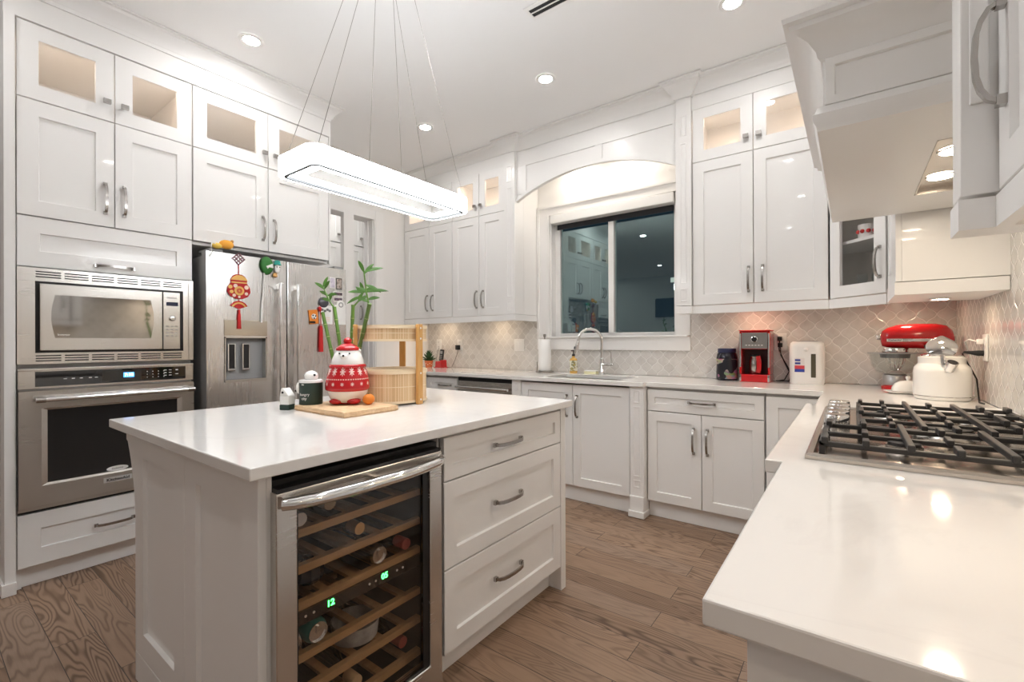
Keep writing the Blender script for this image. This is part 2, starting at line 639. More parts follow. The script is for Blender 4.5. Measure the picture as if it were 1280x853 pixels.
# shared hardware meshes ------------------------------------------------------
def handle_mesh(L=.155, vertical=True):
    mb = MB()
    h = L / 2
    mb.box(-.008, .008, -.012, .0, -h - .008, -h + .008)
    mb.box(-.008, .008, -.012, .0, h - .008, h + .008)
    zs = [(-h, -.008), (-h + .006, -.020), (-h + .022, -.029), (-h * .45, -.034), (0, -.036), (h * .45, -.034), (h - .022, -.029), (h - .006, -.020), (h, -.008)]
    mb.tube([(0, y, z) for z, y in zs], 0, w=(.0125, .007, (0, 1, 0)))
    if not vertical:
        bmesh.ops.transform(mb.bm, matrix=Matrix.Rotation(R(90), 4, 'Y'), verts=mb.bm.verts)
    o = mb.build('handle', NICKEL, smooth=40)
    me = o.data
    bpy.data.objects.remove(o)
    return me
HV, HH = handle_mesh(.155), handle_mesh(.155, False)
HHL = handle_mesh(.17, False)
def knob_mesh():
    mb = MB()
    mb.cyl((0, 0, 0), .006, .016, 'y', 10)
    mb.box(-.016, .016, -.032, -.016, -.012, .012)
    o = mb.build('knob', NICKEL, bevel=0)
    me = o.data
    bpy.data.objects.remove(o)
    return me
KNOB = knob_mesh()
def pull(me, name, parent, x, y, z):
    o = bpy.data.objects.new(name, me)
    COL.objects.link(o)
    o.parent = parent
    o.location = (x, y, z)
    return o

def door(parent, x0, x1, z0, z1, name='door', y=0, pane=False, handle=None, knob=None, drawer=False, st=.062, m=None, hmesh=None):
    mb = MB()
    mb.panel(x0 + .0008, x1 - .0008, z0 + .0008, z1 - .0008, y, .02, st, .010, pane)
    o = mb.build(name, m or WHITE, parent)
    if pane:
        g = MB()
        g.box(x0 + st - .004, x1 - st + .004, y + .010, y + .013, z0 + st - .004, z1 - st + .004)
        g.build('glass_pane', PANE, o)
    if handle:
        pull(hmesh or (HH if drawer else HV), 'handle', o, handle[0], y, handle[1])
    if knob:
        pull(KNOB, 'knob', o, knob[0], y, knob[1])
    return o
def carcass(parent, x0, x1, z0, z1, y0, y1, shelves=(), t=.018, m=None, back=True, top=True, bottom=True):
    mb = MB()
    mb.box(x0, x0 + t, y0, y1, z0, z1)
    mb.box(x1 - t, x1, y0, y1, z0, z1)
    if bottom:
        mb.box(x0 + t, x1 - t, y0, y1, z0, z0 + t)
    if top:
        mb.box(x0 + t, x1 - t, y0, y1, z1 - t, z1)
    if back:
        mb.box(x0 + t, x1 - t, y1 - .008, y1, z0 + t, z1 - t)
    for z in shelves:
        mb.box(x0 + t, x1 - t, y0 + .002, y1 - .008, z - t / 2, z + t / 2)
    return mb.build('carcass', m or WHITE, parent)
def puck(parent, x, y, z, m=None, r=.03, name='puck_light'):
    b = MB()
    b.lathe([(r + .008, 0), (r + .008, -.006), (r, -.008), (r, -.004)], (x, y, z), 20, cap1=False)
    o = b.build(name, CHROME, parent, smooth=40)
    g = MB()
    g.lathe([(r, -.0045), (r * .6, -.006), (.001, -.0065)], (x, y, z), 20, cap0=False)
    g.build('lens', m or GLOWW, o)
    return o
# ================================================================== THE ROOM
struct('floor', MB().box(XG, XR, YN, YB + .1, -.05, 0), OAK)
struct('ceiling', MB().box(XG - .1, XR + .1, YN - .1, YB + .3, ZC, ZC + .1), CEILM)
# back wall with the window hole
WX0, WX1, WZ0, WZ1 = -2.27, -1.105, 1.245, 2.375
mb = MB()
mb.box(XL - 2, WX0, YB, YB + .15, 0, ZC)
mb.box(WX1, XR + .1, YB, YB + .15, 0, ZC)
mb.box(WX0, WX1, YB, YB + .15, 0, WZ0)
mb.box(WX0, WX1, YB, YB + .15, WZ1, ZC)
struct('wall_back', mb, WALLM)
struct('wall_right', MB().box(XR, XR + .12, YN, YB, 0, ZC), WALLM)
struct('wall_near', MB().box(XG, XR, YN - .12, YN, 0, ZC), WALLM)
struct('wall_far_left', MB().box(XG - .12, XG, YN, YB, 0, ZC), WALLM)
# left wall: behind the tall cabinets, then the pantry opening
OY0, OY1, OZ = 2.20, 2.90, 2.44
mb = MB()
mb.box(XL - .14, XL, .30, OY0, 0, ZC)
mb.box(XL - .14, XL, OY1, YB, 0, ZC)
mb.box(XL - .14, XL, OY0, OY1, OZ, ZC)
struct('wall_left', mb, WALLM)
struct('wall_partition', MB().box(XG, XL - .14, .30, .42, 0, ZC), WALLM)
# casing of the pantry opening, with its middle post
mb = MB()
def casing_y(y0, y1, z0, z1, x=XL, t=.02):
    mb.box(x, x + t, y0, y1, z0, z1)
    mb.box(x + t, x + t + .006, y0 + .012, y1 - .012, z0, z1)
casing_y(OY1, OY1 + .11, 0, OZ + .09)
casing_y(OY0 - .11, OY0, 0, OZ + .09)
casing_y(OY0, OY1, OZ, OZ + .09)
mb.box(XL - .022, XL + .026, 2.545, 2.655, 0, OZ)
mb.box(XL - .14, XL, OY1 - .012, OY1, 0, OZ)
mb.box(XL - .09, XL - .06, OY1 - .026, OY1 - .012, 0, OZ)
struct('trim_1', mb, TRIMW)

# crowns and the fascia boards under them
CROWN = [(0, ZC - .105), (.006, ZC - .105), (.012, ZC - .098), (.014, ZC - .085), (.030, ZC - .060), (.052, ZC - .038), (.062, ZC - .030), (.066, ZC - .014), (.080, ZC - .010), (.080, ZC - .001), (0, ZC - .001)]
def crown(name, path, side=1, k=1.0):
    prof = [(o * k, ZC + (z - ZC) * k - .0005) for o, z in CROWN]
    return struct(name, molding(MB(), path, prof, side), TRIMW, smooth=35)
xf = XT + .004
crown('trim_2', [(XL, .300), (xf, .300), (xf, 2.002), (XL, 2.002)], 1, .92)
mb = MB()
mb.prism([(XL + .003, .303), (xf, .303), (xf, 1.999), (XL + .003, 1.999)], 2.779, ZC - .002)
mb.box(xf, xf + .008, .303, 1.999, 2.895, 2.915)
struct('trim_3', mb, TRIMW)
crown('trim_4', [(XL, 2.004), (XL, YU + .02), (-2.527, YU + .02)], 1, .9)
PX0, PX1 = -2.524, -2.406      # left pilaster of the window arch
QX0, QX1 = -.997, -.893        # right pilaster
crown('trim_5', [(-2.523, YB - .01), (PX0 - .001, YU - .024), (PX1 + .001, YU - .024), (PX1 + .001, YU + .012), (QX0 - .001, YU + .012), (QX0 - .001, YU - .024), (QX1 + .001, YU - .024), (QX1 + .001, YB - .01)], 1, 1.1)
crown('trim_6', [(QX1 + .003, YU + .004), (-.10, YU + .004), (.160, 3.045), (.160, 2.40)], 1, 1.0)
mb = MB()
mb.box(XL + .003, PX0, YU + .022, YU + .04, 2.800, ZC - .002)
mb.box(QX1, -.106, YU + .008, YU + .026, 2.806, ZC - .002)
struct('trim_7', mb, TRIMW)

# tiled splashback
mb = MB()
mb.box(XL + .002, -2.405, YB - .010, YB - .001, CT + .002, 1.52)
mb.box(-2.405, -1.00, YB - .010, YB - .001, CT + .002, 1.16)
mb.box(-1.00, XR - .002, YB - .010, YB - .001, CT + .002, 1.52)
mb.box(XR - .010, XR - .001, -.9, YB - .011, CT + .002, 1.80)
struct('backsplash', mb, TILE)

# ------------------------------------------------------------------ the window over the sink
w = thing('window_1', 'wide sliding window over the sink, dark night panes in white frames', 'window', (0, 0, 0))
w['kind'] = 'structure'
mb = MB()
yo = YB - .022
cz0, cz1 = WZ0, WZ1 + .085
mb.box(WX0 - .13, WX0, yo, YB, WZ0, cz1)
mb.box(WX1, WX1 + .105, yo, YB, WZ0, cz1)
mb.box(WX0, WX1, yo, YB, WZ1, cz1)
mb.box(WX0 - .13, WX0 - .105, yo - .010, yo, 1.125, cz1)
mb.box(WX0 - .105, WX1 + .09, yo - .010, yo, cz1 - .02, cz1)
mb.box(WX0 - .035, WX0 - .012, yo - .006, yo, WZ0, WZ1)
mb.box(WX0 - .13, WX1 + .105, yo - .004, YB, 1.125, WZ0 - .012)
mb.build('casing', TRIMW, w)
MB().box(WX0 - .10, WX1 + .09, yo - .022, YB + .09, WZ0 - .014, WZ0).build('sill', TRIMW, w, bevel=.003)
ys = YB + .075
mb = MB()
mb.box(WX0, WX0 + .062, ys, ys + .05, WZ0, WZ1)
mb.box(WX1 - .045, WX1, ys, ys + .05, WZ0, WZ1)
mb.box(WX0 + .062, WX1 - .045, ys, ys + .05, WZ0, WZ0 + .030)
mb.box(WX0 + .062, WX1 - .045, ys, ys + .05, WZ1 - .075, WZ1)
mb.box(-1.715, -1.665, ys - .012, ys + .05, WZ0 + .030, WZ1 - .075)
mb.build('sash_frame', TRIMW, w, bevel=.002)
for x0, x1 in ((WX0 + .06, -1.713), (-1.667, WX1 - .043)):
    p = MB().box(x0, x1, ys + .02, ys + .026, WZ0 + .028, WZ1 - .073).build('pane', WPANE, w)
MB().box(-1.185, -1.142, ys + .0185, ys + .0198, 1.675, 1.715).build('sticker', mat('painted_reflection', (.55, .75, .72), .5), w)  # a reflection in the glass, painted as a small pale block
mb = MB()
mb.box(WX0, WX1, YB + .001, ys, WZ1, WZ1 + .012)
mb.box(WX0 - .001, WX0 + .012, YB + .001, ys, WZ0, WZ1)
mb.box(WX1 - .012, WX1 + .001, YB + .001, ys, WZ0, WZ1)
mb.build('jamb', TRIMW, w)
b = thing('roller_blind', 'white roller blind cassette rolled up at the top of the window', 'blind', (-1.68, YB - .01, 2.30))
mb = MB()
mb.box(-.572, .560, -.028, .055, -.012, .068)
mb.build('cassette', WHITEP, b, bevel=.006)
MB().box(-.545, .530, .062, .070, -.055, .05).build('rolled_fabric', mat('dark_blind_fabric', (.035, .036, .04), .8), b)

# ------------------------------------------------------------------ ceiling fittings
def downlight(x, y, label, group=None):
    o = thing('recessed_downlight', label, 'ceiling light', (x, y, ZC - .001), 0, group)
    b = MB()
    b.lathe([(.068, 0), (.068, -.004), (.060, -.008), (.044, -.005), (.042, -.001)], (0, 0, 0), 32, cap0=False, cap1=False)
    b.build('trim_ring', TRIMW, o, smooth=40)
    g = MB()
    g.lathe([(.043, -.0035), (.001, -.0036)], (0, 0, 0), 32, cap0=False)
    g.build('glowing_lens', GLOW, o)
downlight(-2.88, 1.27, 'recessed ceiling light over the oven tower and fridge cabinets')
downlight(-2.88, 2.66, 'recessed ceiling light near the pantry doorway, behind the pendant cables')
downlight(-1.69, 2.67, 'recessed ceiling light in front of the arch over the sink')
downlight(-.51, 2.67, 'recessed ceiling light beside the range hood, at the top edge of the photo')
for x, y in ((-2.88, -.13), (-.51, 1.27), (-.51, -.13), (-.8, -1.9), (-4.6, -.9), (-5.6, -2.6), (-3.7, -3.4), (-1.6, -3.6), (-5.6, -4.3)):  # unseen downlights, added to fill the room and near cabinets with light
    downlight(x, y, 'unseen recessed ceiling light added to brighten the room', 'unseen recessed lights added for fill')
downlight(-4.36, 2.75, 'unseen ceiling light added to brighten the pantry, nearer the window end', 'added pantry lights')  # unseen lamp added so the pantry cupboards look bright
downlight(-4.36, 1.60, 'unseen ceiling light added to brighten the pantry, behind the fridge', 'added pantry lights')  # second unseen lamp added to lift the dim pantry
v = thing('ceiling_vent', 'narrow white slot vent in the ceiling, black gap showing', 'vent', (-1.27, 2.09, ZC - .001), 0)
mb = MB()
for y0, y1 in ((-.055, -.030), (.030, .055)):
    mb.box(-.16, .16, y0, y1, -.006, 0)
mb.box(-.16, -.145, -.03, .03, -.006, 0)
mb.box(.145, .16, -.03, .03, -.006, 0)
mb.box(-.145, .145, -.003, .003, -.006, 0)
mb.build('vent_frame', TRIMW, v)
MB().box(-.145, .145, -.03, .03, -.002, -.0005).build('vent_slot', DARK, v)

# ------------------------------------------------------------------ pendant over the island
PZ = 1.845
p = thing('linear_pendant', 'long glowing crystal ring pendant hanging over the island on thin cables', 'pendant lamp', (-1.665, 1.295, PZ))
def rrect(hx, hy, r, n=6):
    out = []
    for cx, cy, a0 in ((hx - r, hy - r, 0), (-hx + r, hy - r, 90), (-hx + r, -hy + r, 180), (hx - r, -hy + r, 270)):
        for i in range(n + 1):
            a = R(a0 + 90 * i / n)
            out.append((cx + r * math.cos(a), cy + r * math.sin(a)))
    return out
def ringband(hx, hy, r, w, z0, z1):
    o, i = rrect(hx, hy, r), rrect(hx - w, hy - w, max(.008, r - w))
    b = MB()
    b.rings([[(x, y, z0) for x, y in o], [(x, y, z1) for x, y in o], [(x, y, z1) for x, y in i], [(x, y, z0) for x, y in i]], loop=True)
    return b
PHX, PHY = .137, .420
cr = mat('glowing_crystal', (1, 1, 1), .3, emis=(.93, .965, 1), estr=PENDANT)
t_ = NT(cr)
vo = t_.n('ShaderNodeTexVoronoi', Scale=120.0)
t_.l(t_.coords(), vo.inputs['Vector'])
t_.l(t_.math('MULTIPLY', t_.math('MULTIPLY_ADD', vo.outputs['Distance'], -.5, c=1.1), PENDANT), t_.b.inputs['Emission Strength'])
ringband(PHX, PHY, .05, .018, 0, .068).build('crystal_skirt', cr, p, smooth=40)
RIM = mat('dark_steel_rim', (.010, .0105, .011), .5)
ringband(PHX - .0180, PHY - .0180, .034, .011, -.004, .069).build('steel_rim', RIM, p, smooth=40)
ringband(PHX - .0295, PHY - .0295, .027, .0475, .006, .062).build('crystal_inner', cr, p, smooth=40)
ringband(PHX - .077, PHY - .077, .012, .004, .010, .07).build('inner_rim', TRIMW, p, smooth=40)
for yy in (-.30, .30):
    MB().box(-PHX + .08, PHX - .08, yy - .012, yy + .012, .055, .066).build('cross_bar', CHROME, p)
for sx in (-1, 1):
    for k, yy in enumerate((-.385, 0, .385)):
        x0, y0 = sx * (PHX - .02), yy
        x1, y1 = sx * .045, yy * .16
        MB().tube([(x0, y0, .066), (x1, y1, ZC - PZ - .03)], .0011, 6).build('cable', NICKEL, p)
MB().box(-.065, .065, -.14, .14, ZC - PZ - .032, ZC - PZ - .001).build('ceiling_canopy', CHROME, p, bevel=.004)

# ------------------------------------------------------------------ television on the far wall (seen mirrored in the window)
tv = thing('television', 'dark wall television mirrored in the night window', 'television', (-4.0, YN + .06, 2.12))
MB().box(-.42, .42, -.03, .0, -.26, .26).build('screen_body', BLACKP, tv, bevel=.004)
MB().box(-.40, .40, .0, .002, -.245, .245).build('screen', BLACKG, tv)
MB().box(-.1, .1, -.058, -.03, -.1, .1).build('wall_mount', BLACKP, tv)
# ================================================================== LEFT WALL: oven tower, fridge
LEFTRUN = dict(rz=90)          # local x runs along the wall (world +y), local -y faces the room
DZ = XT - XL                   # depth to the wall
t = thing('tall_oven_cabinet', 'tall white cabinet tower holding the microwave and wall oven', 'cabinet', (XT, 0, 0), 90)
x0, x1, xm = .343, 1.078, .7125
mb = MB()
mb.box(x0 + .002, x0 + .020, .031, DZ - .002, .002, 2.778)
mb.box(x1 - .020, x1 - .002, .031, DZ - .002, .002, 2.778)
for z in (.10, .374, 1.086, 1.573, 1.824, 2.398, 2.768):
    mb.box(x0 + .02, x1 - .02, .031, DZ - .01, z - .009, z + .009)
mb.box(x0 + .02, x1 - .02, DZ - .012, DZ - .002, .10, 2.77)
mb.box(xm - .012, xm + .012, .031, .055, 1.83, 2.77)
mb.build('carcass', WHITE, t)
mb = MB()
mb.box(.303, .341, -.012, DZ - .002, .002, 2.778)
mb.build('end_panel', WHITE, t, bevel=.001)
mb = MB()
mb.box(.296, .302, .10, DZ - .10, .16, 2.70)
mb.build('side_moulding', WHITE, t)
mb = MB()
mb.box(.292, .3415, -.024, -.0125, .002, .060)
mb.box(.292, .3025, -.0125, DZ - .01, .002, .060)
mb.build('base_shoe', TRIMW, t, bevel=.002)
MB().box(x0, x1, .050, .066, .002, .095).build('kick_board', WHITE, t)
door(t, x0 + .003, xm - .0015, 2.401, 2.773, 'glass_door', pane=True, knob=(.677, 2.497), st=.075)
door(t, xm + .0015, x1 - .002, 2.401, 2.773, 'glass_door', pane=True, knob=(.752, 2.494), st=.075)
door(t, x0 + .003, xm - .0015, 1.827, 2.397, handle=(.672, 1.977), st=.075)
door(t, xm + .0015, x1 - .002, 1.827, 2.397, handle=(.752, 1.977), st=.075)
door(t, x0 + .003, x1 - .002, 1.576, 1.822, 'lift_door', handle=(.712, 1.611), drawer=True, st=.078)
door(t, x0 + .003, x1 - .002, .107, .366, 'drawer', handle=(.709, .233), drawer=True, st=.080)
puck(t, .53, .075, 2.758, GLOWC)
puck(t, .90, .075, 2.758, GLOWC)

# built-in microwave
m = thing('built_in_microwave', 'stainless built-in microwave in a slotted trim frame above the oven', 'microwave', (XT, 0, 0), 90)
fx0, fx1, fz0, fz1 = .345, 1.074, 1.097, 1.571
mb = MB()
mb.box(fx0, .406, -.014, .020, fz0, fz1)
mb.box(1.024, fx1, -.014, .020, fz0, fz1)
mb.box(.406, 1.024, -.014, .020, fz0, 1.152)
mb.box(.406, 1.024, -.014, .020, 1.506, fz1)
mb.box(fx1 - .022, fx1, -.020, -.014, fz0, fz1)
mb.build('trim_frame', STEEL, m)
for z0 in (1.106, 1.521):
    slots = MB()
    for i in range(6):
        xa = .408 + i * .1035
        for k in range(3):
            z = z0 + .004 + k * .0125
            slots.box(xa, xa + .090, -.0148, -.0138, z, z + .0055)
    slots.build('vent_slots', DARK, m)
MB().box(.400, 1.030, -.004, .35, 1.150, 1.508).build('oven_body', BLACKP, m)
mb = MB()
mb.box(.420, .918, -.030, -.006, 1.163, 1.494)
mb.build('door', STEEL, m, bevel=.003)
def lens(x0, x1, z0, z1, bow, n=10):
    pts = []
    for i in range(n + 1):
        s_ = i / n
        pts.append((x1 + bow * math.sin(PI * s_) - bow, z0 + (z1 - z0) * s_))
    for i in range(n + 1):
        s_ = 1 - i / n
        pts.append((x0 - bow * math.sin(PI * s_) + bow, z0 + (z1 - z0) * s_))
    return pts
MB().prism(lens(.460, .876, 1.226, 1.441, .014), -.0315, -.029, 'y').build('window', mat('mirrored_glass', (.42, .40, .38), .05, metal=1), m)
mb = MB()
mb.box(.921, 1.004, -.030, -.006, 1.163, 1.494)
cp = mb.build('control_panel', STEEL, m, bevel=.002)
MB().box(.936, .993, -.0315, -.0298, 1.415, 1.437).build('display', mat('blue_grey_lcd', (.03, .035, .07), .2), cp)
MB().lathe([(.017, 0), (.017, .006), (.013, .013), (.011, .014)], (.964, -.030, 1.343), 20, 'y').build('dial', CHROME, cp, smooth=40)
bt = MB()
for r_ in range(4):
    for c_ in range(3):
        bt.box(.934 + c_ * .022, .948 + c_ * .022, -.0312, -.0298, 1.292 - r_ * .018, 1.297 - r_ * .018)
bt.build('buttons', GREYM, cp)
MB().box(.932, .996, -.0315, -.0298, 1.172, 1.208).build('open_button', STEEL, cp, bevel=.002)
lettering('Panasonic', .013, BLACKP, cp, face_M(.964, -.0302, 1.462))
lettering('Inverter', .014, WHITEP, m, face_M(.505, -.0318, 1.242))

# wall oven
m = thing('wall_oven', 'stainless single wall oven with tubular handle below the microwave', 'oven', (XT, 0, 0), 90)
MB().box(.352, 1.070, .0, .55, .395, 1.074).build('oven_body', STEELD, m)
mb = MB()
mb.box(.346, 1.073, -.022, -.001, .976, 1.076)
mb.box(.346, 1.073, -.026, -.022, 1.064, 1.076)
cp = mb.build('control_panel', STEEL, m, bevel=.002)
MB().box(.404, 1.032, -.0235, -.0215, .986, 1.060).build('glass_strip', BLACKG, cp)
MB().box(.655, .820, -.0245, -.0234, .996, 1.050).build('display', mat('display_window', (.05, .045, .04), .1), cp)
MB().box(.742, .788, -.0252, -.0244, 1.012, 1.038).build('clock_field', LED_B, cp)
lettering('7:10', .022, LED_T, cp, face_M(.765, -.0255, 1.025))
dots = MB()
for i in range(4):
    for k in range(3):
        dots.box(.845 + i * .026, .849 + i * .026, -.0242, -.0234, 1.004 + k * .016, 1.008 + k * .016)
for i in range(2):
    for k in range(3):
        dots.box(.925 + i * .024, .938 + i * .024, -.0242, -.0234, 1.010 + k * .015, 1.0135 + k * .015)
dots.box(.982, .994, -.0242, -.0234, 1.038, 1.044)
dots.box(.980, .996, -.0242, -.0234, 1.016, 1.019)
for i in range(3):
    dots.box(.505 + i * .030, .517 + i * .030, -.0242, -.0234, 1.018, 1.0215)
for i in range(2):
    dots.box(.600 + i * .024, .612 + i * .024, -.0242, -.0234, 1.018, 1.0215)
dots.build('touch_marks', WHITEP, cp)
dx0, dx1, dz0, dz1 = .347, 1.072, .402, .966
ox0, ox1, oz0, oz1 = .425, 1.012, .500, .880
mb = MB()
def R4(xa, xb, za, zb, y):
    return [(xa, y, za), (xb, y, za), (xb, y, zb), (xa, y, zb)]
mb.rings([R4(dx0, dx1, dz0, dz1, -.002), R4(dx0, dx1, dz0, dz1, -.032), R4(ox0, ox1, oz0, oz1, -.032), R4(ox0 + .022, ox1 - .022, oz0 + .010, oz1 - .010, -.022), R4(ox0 + .022, ox1 - .022, oz0 + .010, oz1 - .010, -.002)], loop=True)
d = mb.build('door', STEEL, m)
MB().box(ox0 + .020, ox1 - .020, -.021, -.006, oz0 + .008, oz1 - .008).build('window', BLACKG, d)
h = MB()
h.tube([(.400, -.075, .925), (1.062, -.075, .925)], .0125, 14)
hb = h.build('handle', CHROME, d, smooth=40)
for xx in (.418, 1.044):
    h = MB()
    h.box(xx - .012, xx + .012, -.068, -.031, .916, .934)
    h.lathe([(.0145, -.016), (.0145, .016)], (xx, -.075, .925), 16, 'x')
    h.build('handle_mount', NICKEL, hb, smooth=40)
bp = MB().box(.656, .776, -.0345, -.0318, .454, .480).build('badge', mat('badge_silver', (.75, .74, .73), .3, metal=.6), d)
lettering('KitchenAid', .0215, BLACKP, bp, face_M(.716, -.0348, .4665), bold=True)
lg = MB().lathe([(.046, 0), (.046, .0012)], (.716, -.0215, .522), 28, 'y', sy=.30).build('oval_badge', WHITEP, d)
lettering('KitchenAid', .0105, BLACKP, lg, face_M(.716, -.0230, .5222))
mb = MB()
mb.box(.347, 1.072, -.010, .0, .381, .396)
mb.build('vent_trim', STEEL, m)
MB().box(.347, 1.072, -.004, .0, .396, .402).build('vent_gap', DARK, m)
MB().box(.347, 1.072, -.004, .0, .372, .3805).build('base_gap', DARK, m)

# refrigerator ------------------------------------------------------------------
FX = -3.115
f = thing('side_by_side_fridge', 'stainless side-by-side fridge with water dispenser, covered in magnets', 'refrigerator', (FX, 0, 0), 90)
fy0, fy1, fs = 1.112, 2.062, 1.600
MB().box(fy0 + .006, fy1 - .006, .078, .76, .02, 1.735).build('body', GREYM, f, bevel=.006)
MB().box(fy0 + .02, fy1 - .02, .03, .078, .02, .085).build('base_grille', BLACKP, f)
rx0, rx1, rz0, rz1 = 1.208, 1.468, .953, 1.236
mb = MB()
zt = 1.755
mb.box(fy0, rx0, 0, .070, .095, zt)
mb.box(rx1, fs - .004, 0, .070, .095, zt)
mb.box(rx0, rx1, 0, .070, .095, rz0)
mb.box(rx0, rx1, 0, .070, rz1, zt)
mb.box(rx0, rx1, .058, .070, rz0, rz1)
d1 = mb.build('freezer_door', STEELV, f)
MB().box(fy0 - .0012, fy0 - .0002, .002, .068, .096, zt - .001).build('door_edge', GREYM, d1)
d2 = MB().box(fs + .004, fy1, 0, .070, .095, zt).build('fridge_door', STEELV, f, bevel=.006)
ds = MB()
ds.box(rx0 + .004, rx0 + .010, -.003, .05, rz0, rz1)
ds.box(rx1 - .010, rx1 - .004, -.003, .05, rz0, rz1)
ds.box(rx0 + .004, rx1 - .004, -.005, .055, rz0 - .004, rz0 + .014)
ds.box(rx0 + .004, rx1 - .004, -.003, .05, rz1 - .008, rz1)
dsp = ds.build('dispenser_frame', STEEL, d1)
MB().box(rx0 + .01, rx1 - .01, .050, .0575, rz0, rz1).build('dispenser_back', GREYM, dsp)
for k in range(2):
    xa = rx0 + .028 + k * .085
    pb = MB().box(xa, xa + .046, .018, .034, 1.022, 1.192).build('paddle', CHROME, dsp, bevel=.003)
    MB().box(xa + .008, xa + .040, .0155, .0182, 1.036, 1.188).build('paddle_face', BLACKP, pb)
MB().box(rx0, rx1, -.004, .001, 1.243, 1.342).build('dispenser_panel', mat('mirror_panel', (.62, .58, .50), .12, metal=.9), d1, bevel=.002)
for xx, dd in ((1.540, d1), (1.660, d2)):
    h = MB()
    h.tube([(xx, -.052, .45), (xx, -.052, 1.60)], 0, w=(.030, .020, (0, 1, 0)))
    hh = h.build('handle', STEELV, dd, bevel=.006)
    for za in (.458, 1.555):
        MB().box(xx - .013, xx + .013, -.044, .0, za, za + .037).build('handle_mount', STEEL, hh, bevel=.004)
for xx in (fy0 + .05, fy1 - .06):
    MB().box(xx - .03, xx + .05, .02, .17, 1.7555, 1.775).build('hinge_cover', GREYM, f, bevel=.005)

# cabinet over the fridge
t = thing('over_fridge_cabinet', 'white wall cabinet over the fridge, two glass doors above two plain doors', 'cabinet', (XT, 0, 0), 90)
x0, x1, xm = 1.080, 1.998, 1.530
carcass(t, x0, x1, 1.806, 2.778, .031, DZ - .002, (2.398,))
MB().box(xm - .012, xm + .012, .031, .055, 1.83, 2.76).build('centre_stile', WHITE, t)
door(t, x0 + .002, xm - .0015, 2.401, 2.773, 'glass_door', pane=True, knob=(1.500, 2.492), st=.075)
door(t, xm + .0015, x1 - .016, 2.401, 2.773, 'glass_door', pane=True, knob=(1.572, 2.490), st=.075)
door(t, x0 + .002, xm - .0015, 1.826, 2.397, handle=(1.492, 1.975), st=.075)
door(t, xm + .0015, x1 - .016, 1.826, 2.397, handle=(1.567, 1.968), st=.075)
MB().box(x1 - .014, x1, -.004, .022, 1.80, 2.778).build('edge_panel', WHITE, t)
puck(t, 1.31, .075, 2.758, GLOWC)
puck(t, 1.76, .075, 2.758, GLOWC)

# pantry cabinets glimpsed through the opening
t = thing('pantry_cabinet', 'white pantry cupboards glimpsed through the doorway beside the fridge', 'cabinet', (-4.72, 0, 0), 90)
carcass(t, 2.46, 3.64, .002, 2.80, .031, .55, (2.33, .9))
for a, b, k in ((2.463, 2.755, 2.72), (2.758, 3.05, 3.015), (3.053, 3.345, 3.315), (3.348, 3.636, 3.38)):
    door(t, a, b, 2.345, 2.78, knob=(k, 2.43), st=.055)
    door(t, a, b, .11, 2.335, handle=(k, 1.55), st=.055)
MB().box(2.46, 3.64, .05, .066, .003, .10).build('kick_board', WHITE, t)
# ================================================================== THE ISLAND
IX, IT = -1.127, .915
isl = thing('kitchen_island', 'white island cabinet with panelled end, wine fridge bay and three drawers', 'island', (IX, 0, 0), 90)
IB = .93                        # depth of the cabinet towards the oven wall
e0, e1 = .508, .541
mb = MB()
mb.box(e0 + .020, e1, 0, IB - .002, .002, IT - .031)
mb.box(1.948, 1.905, 0, IB - .002, .002, IT - .031)
mb.box(e1, 1.905, IB - .02, IB - .002, .002, IT - .031)
mb.box(1.112, 1.118, .022, IB - .02, .002, IT - .031)
mb.box(e1, 1.112, .70, .716, .002, IT - .031)
mb.box(1.118, 1.905, .022, .60, .10, .118)
mb.box(1.118, 1.905, .022, .60, IT - .050, IT - .032)
mb.build('carcass', WHITE, isl, bevel=.001)
# panelled end facing the camera side: two shaker panels and a plinth board
end = Matrix.Translation((e0, 0, 0)) @ Matrix.Rotation(R(-90), 4, 'Z')
def endpanel(x0, x1, z0, z1):
    mb = MB(end)
    a = x0 - IX
    mb.panel(a, x1 - IX, z0, z1, -.0, .0195, .085, .012)
    return mb
b = endpanel(-2.055, -1.590, .105, IT - .032)
b.build('end_panel', WHITE, isl)
b = endpanel(-1.588, IX + .0005, .105, IT - .032)
b.build('end_panel', WHITE, isl)
mb = MB(end)
mb.box(-2.055 - IX, 0, 0, .0185, .002, .1035)
b = mb
b.build('plinth', WHITE, isl, bevel=.001)
# curved bracket carrying the overhang of the top
prof = [(0, 0), (0, -.300)]
for i in range(9):
    s_ = i / 8
    prof.append((.004 + .085 * s_ ** 1.9, -.290 + .245 * s_))
prof += [(.105, -.040), (.105, 0)]
for ya in (.509, 1.905):
    mb = MB()
    mb.prism([(IB + p_[0], IT - .032 + p_[1]) for p_ in prof], ya, ya + .042, 'x')
    mb.build('bracket', WHITE, isl)
# drawers
for z0, z1, hz in ((.717, .868, .795), (.411, .713, .570), (.118, .407, .272)):
    door(isl, 1.121, 1.901, z0, z1, 'drawer', handle=(1.482, hz), drawer=True, st=.048 if z1 - z0 < .2 else .062, hmesh=HHL)
MB().box(1.118, 1.905, .070, .086, .002, .098).build('kick_board', WHITE, isl)
MB().box(1.118, 1.905, .030, .080, .098, .1165).build('kick_rail', WHITE, isl)

top = MB()
top.box(-2.232, -1.090, .474, 1.960, IT - .030, IT)
o = top.build('island_worktop', QUARTZ, bevel=.003)
tag(o, 'white quartz slab top of the kitchen island', 'worktop')

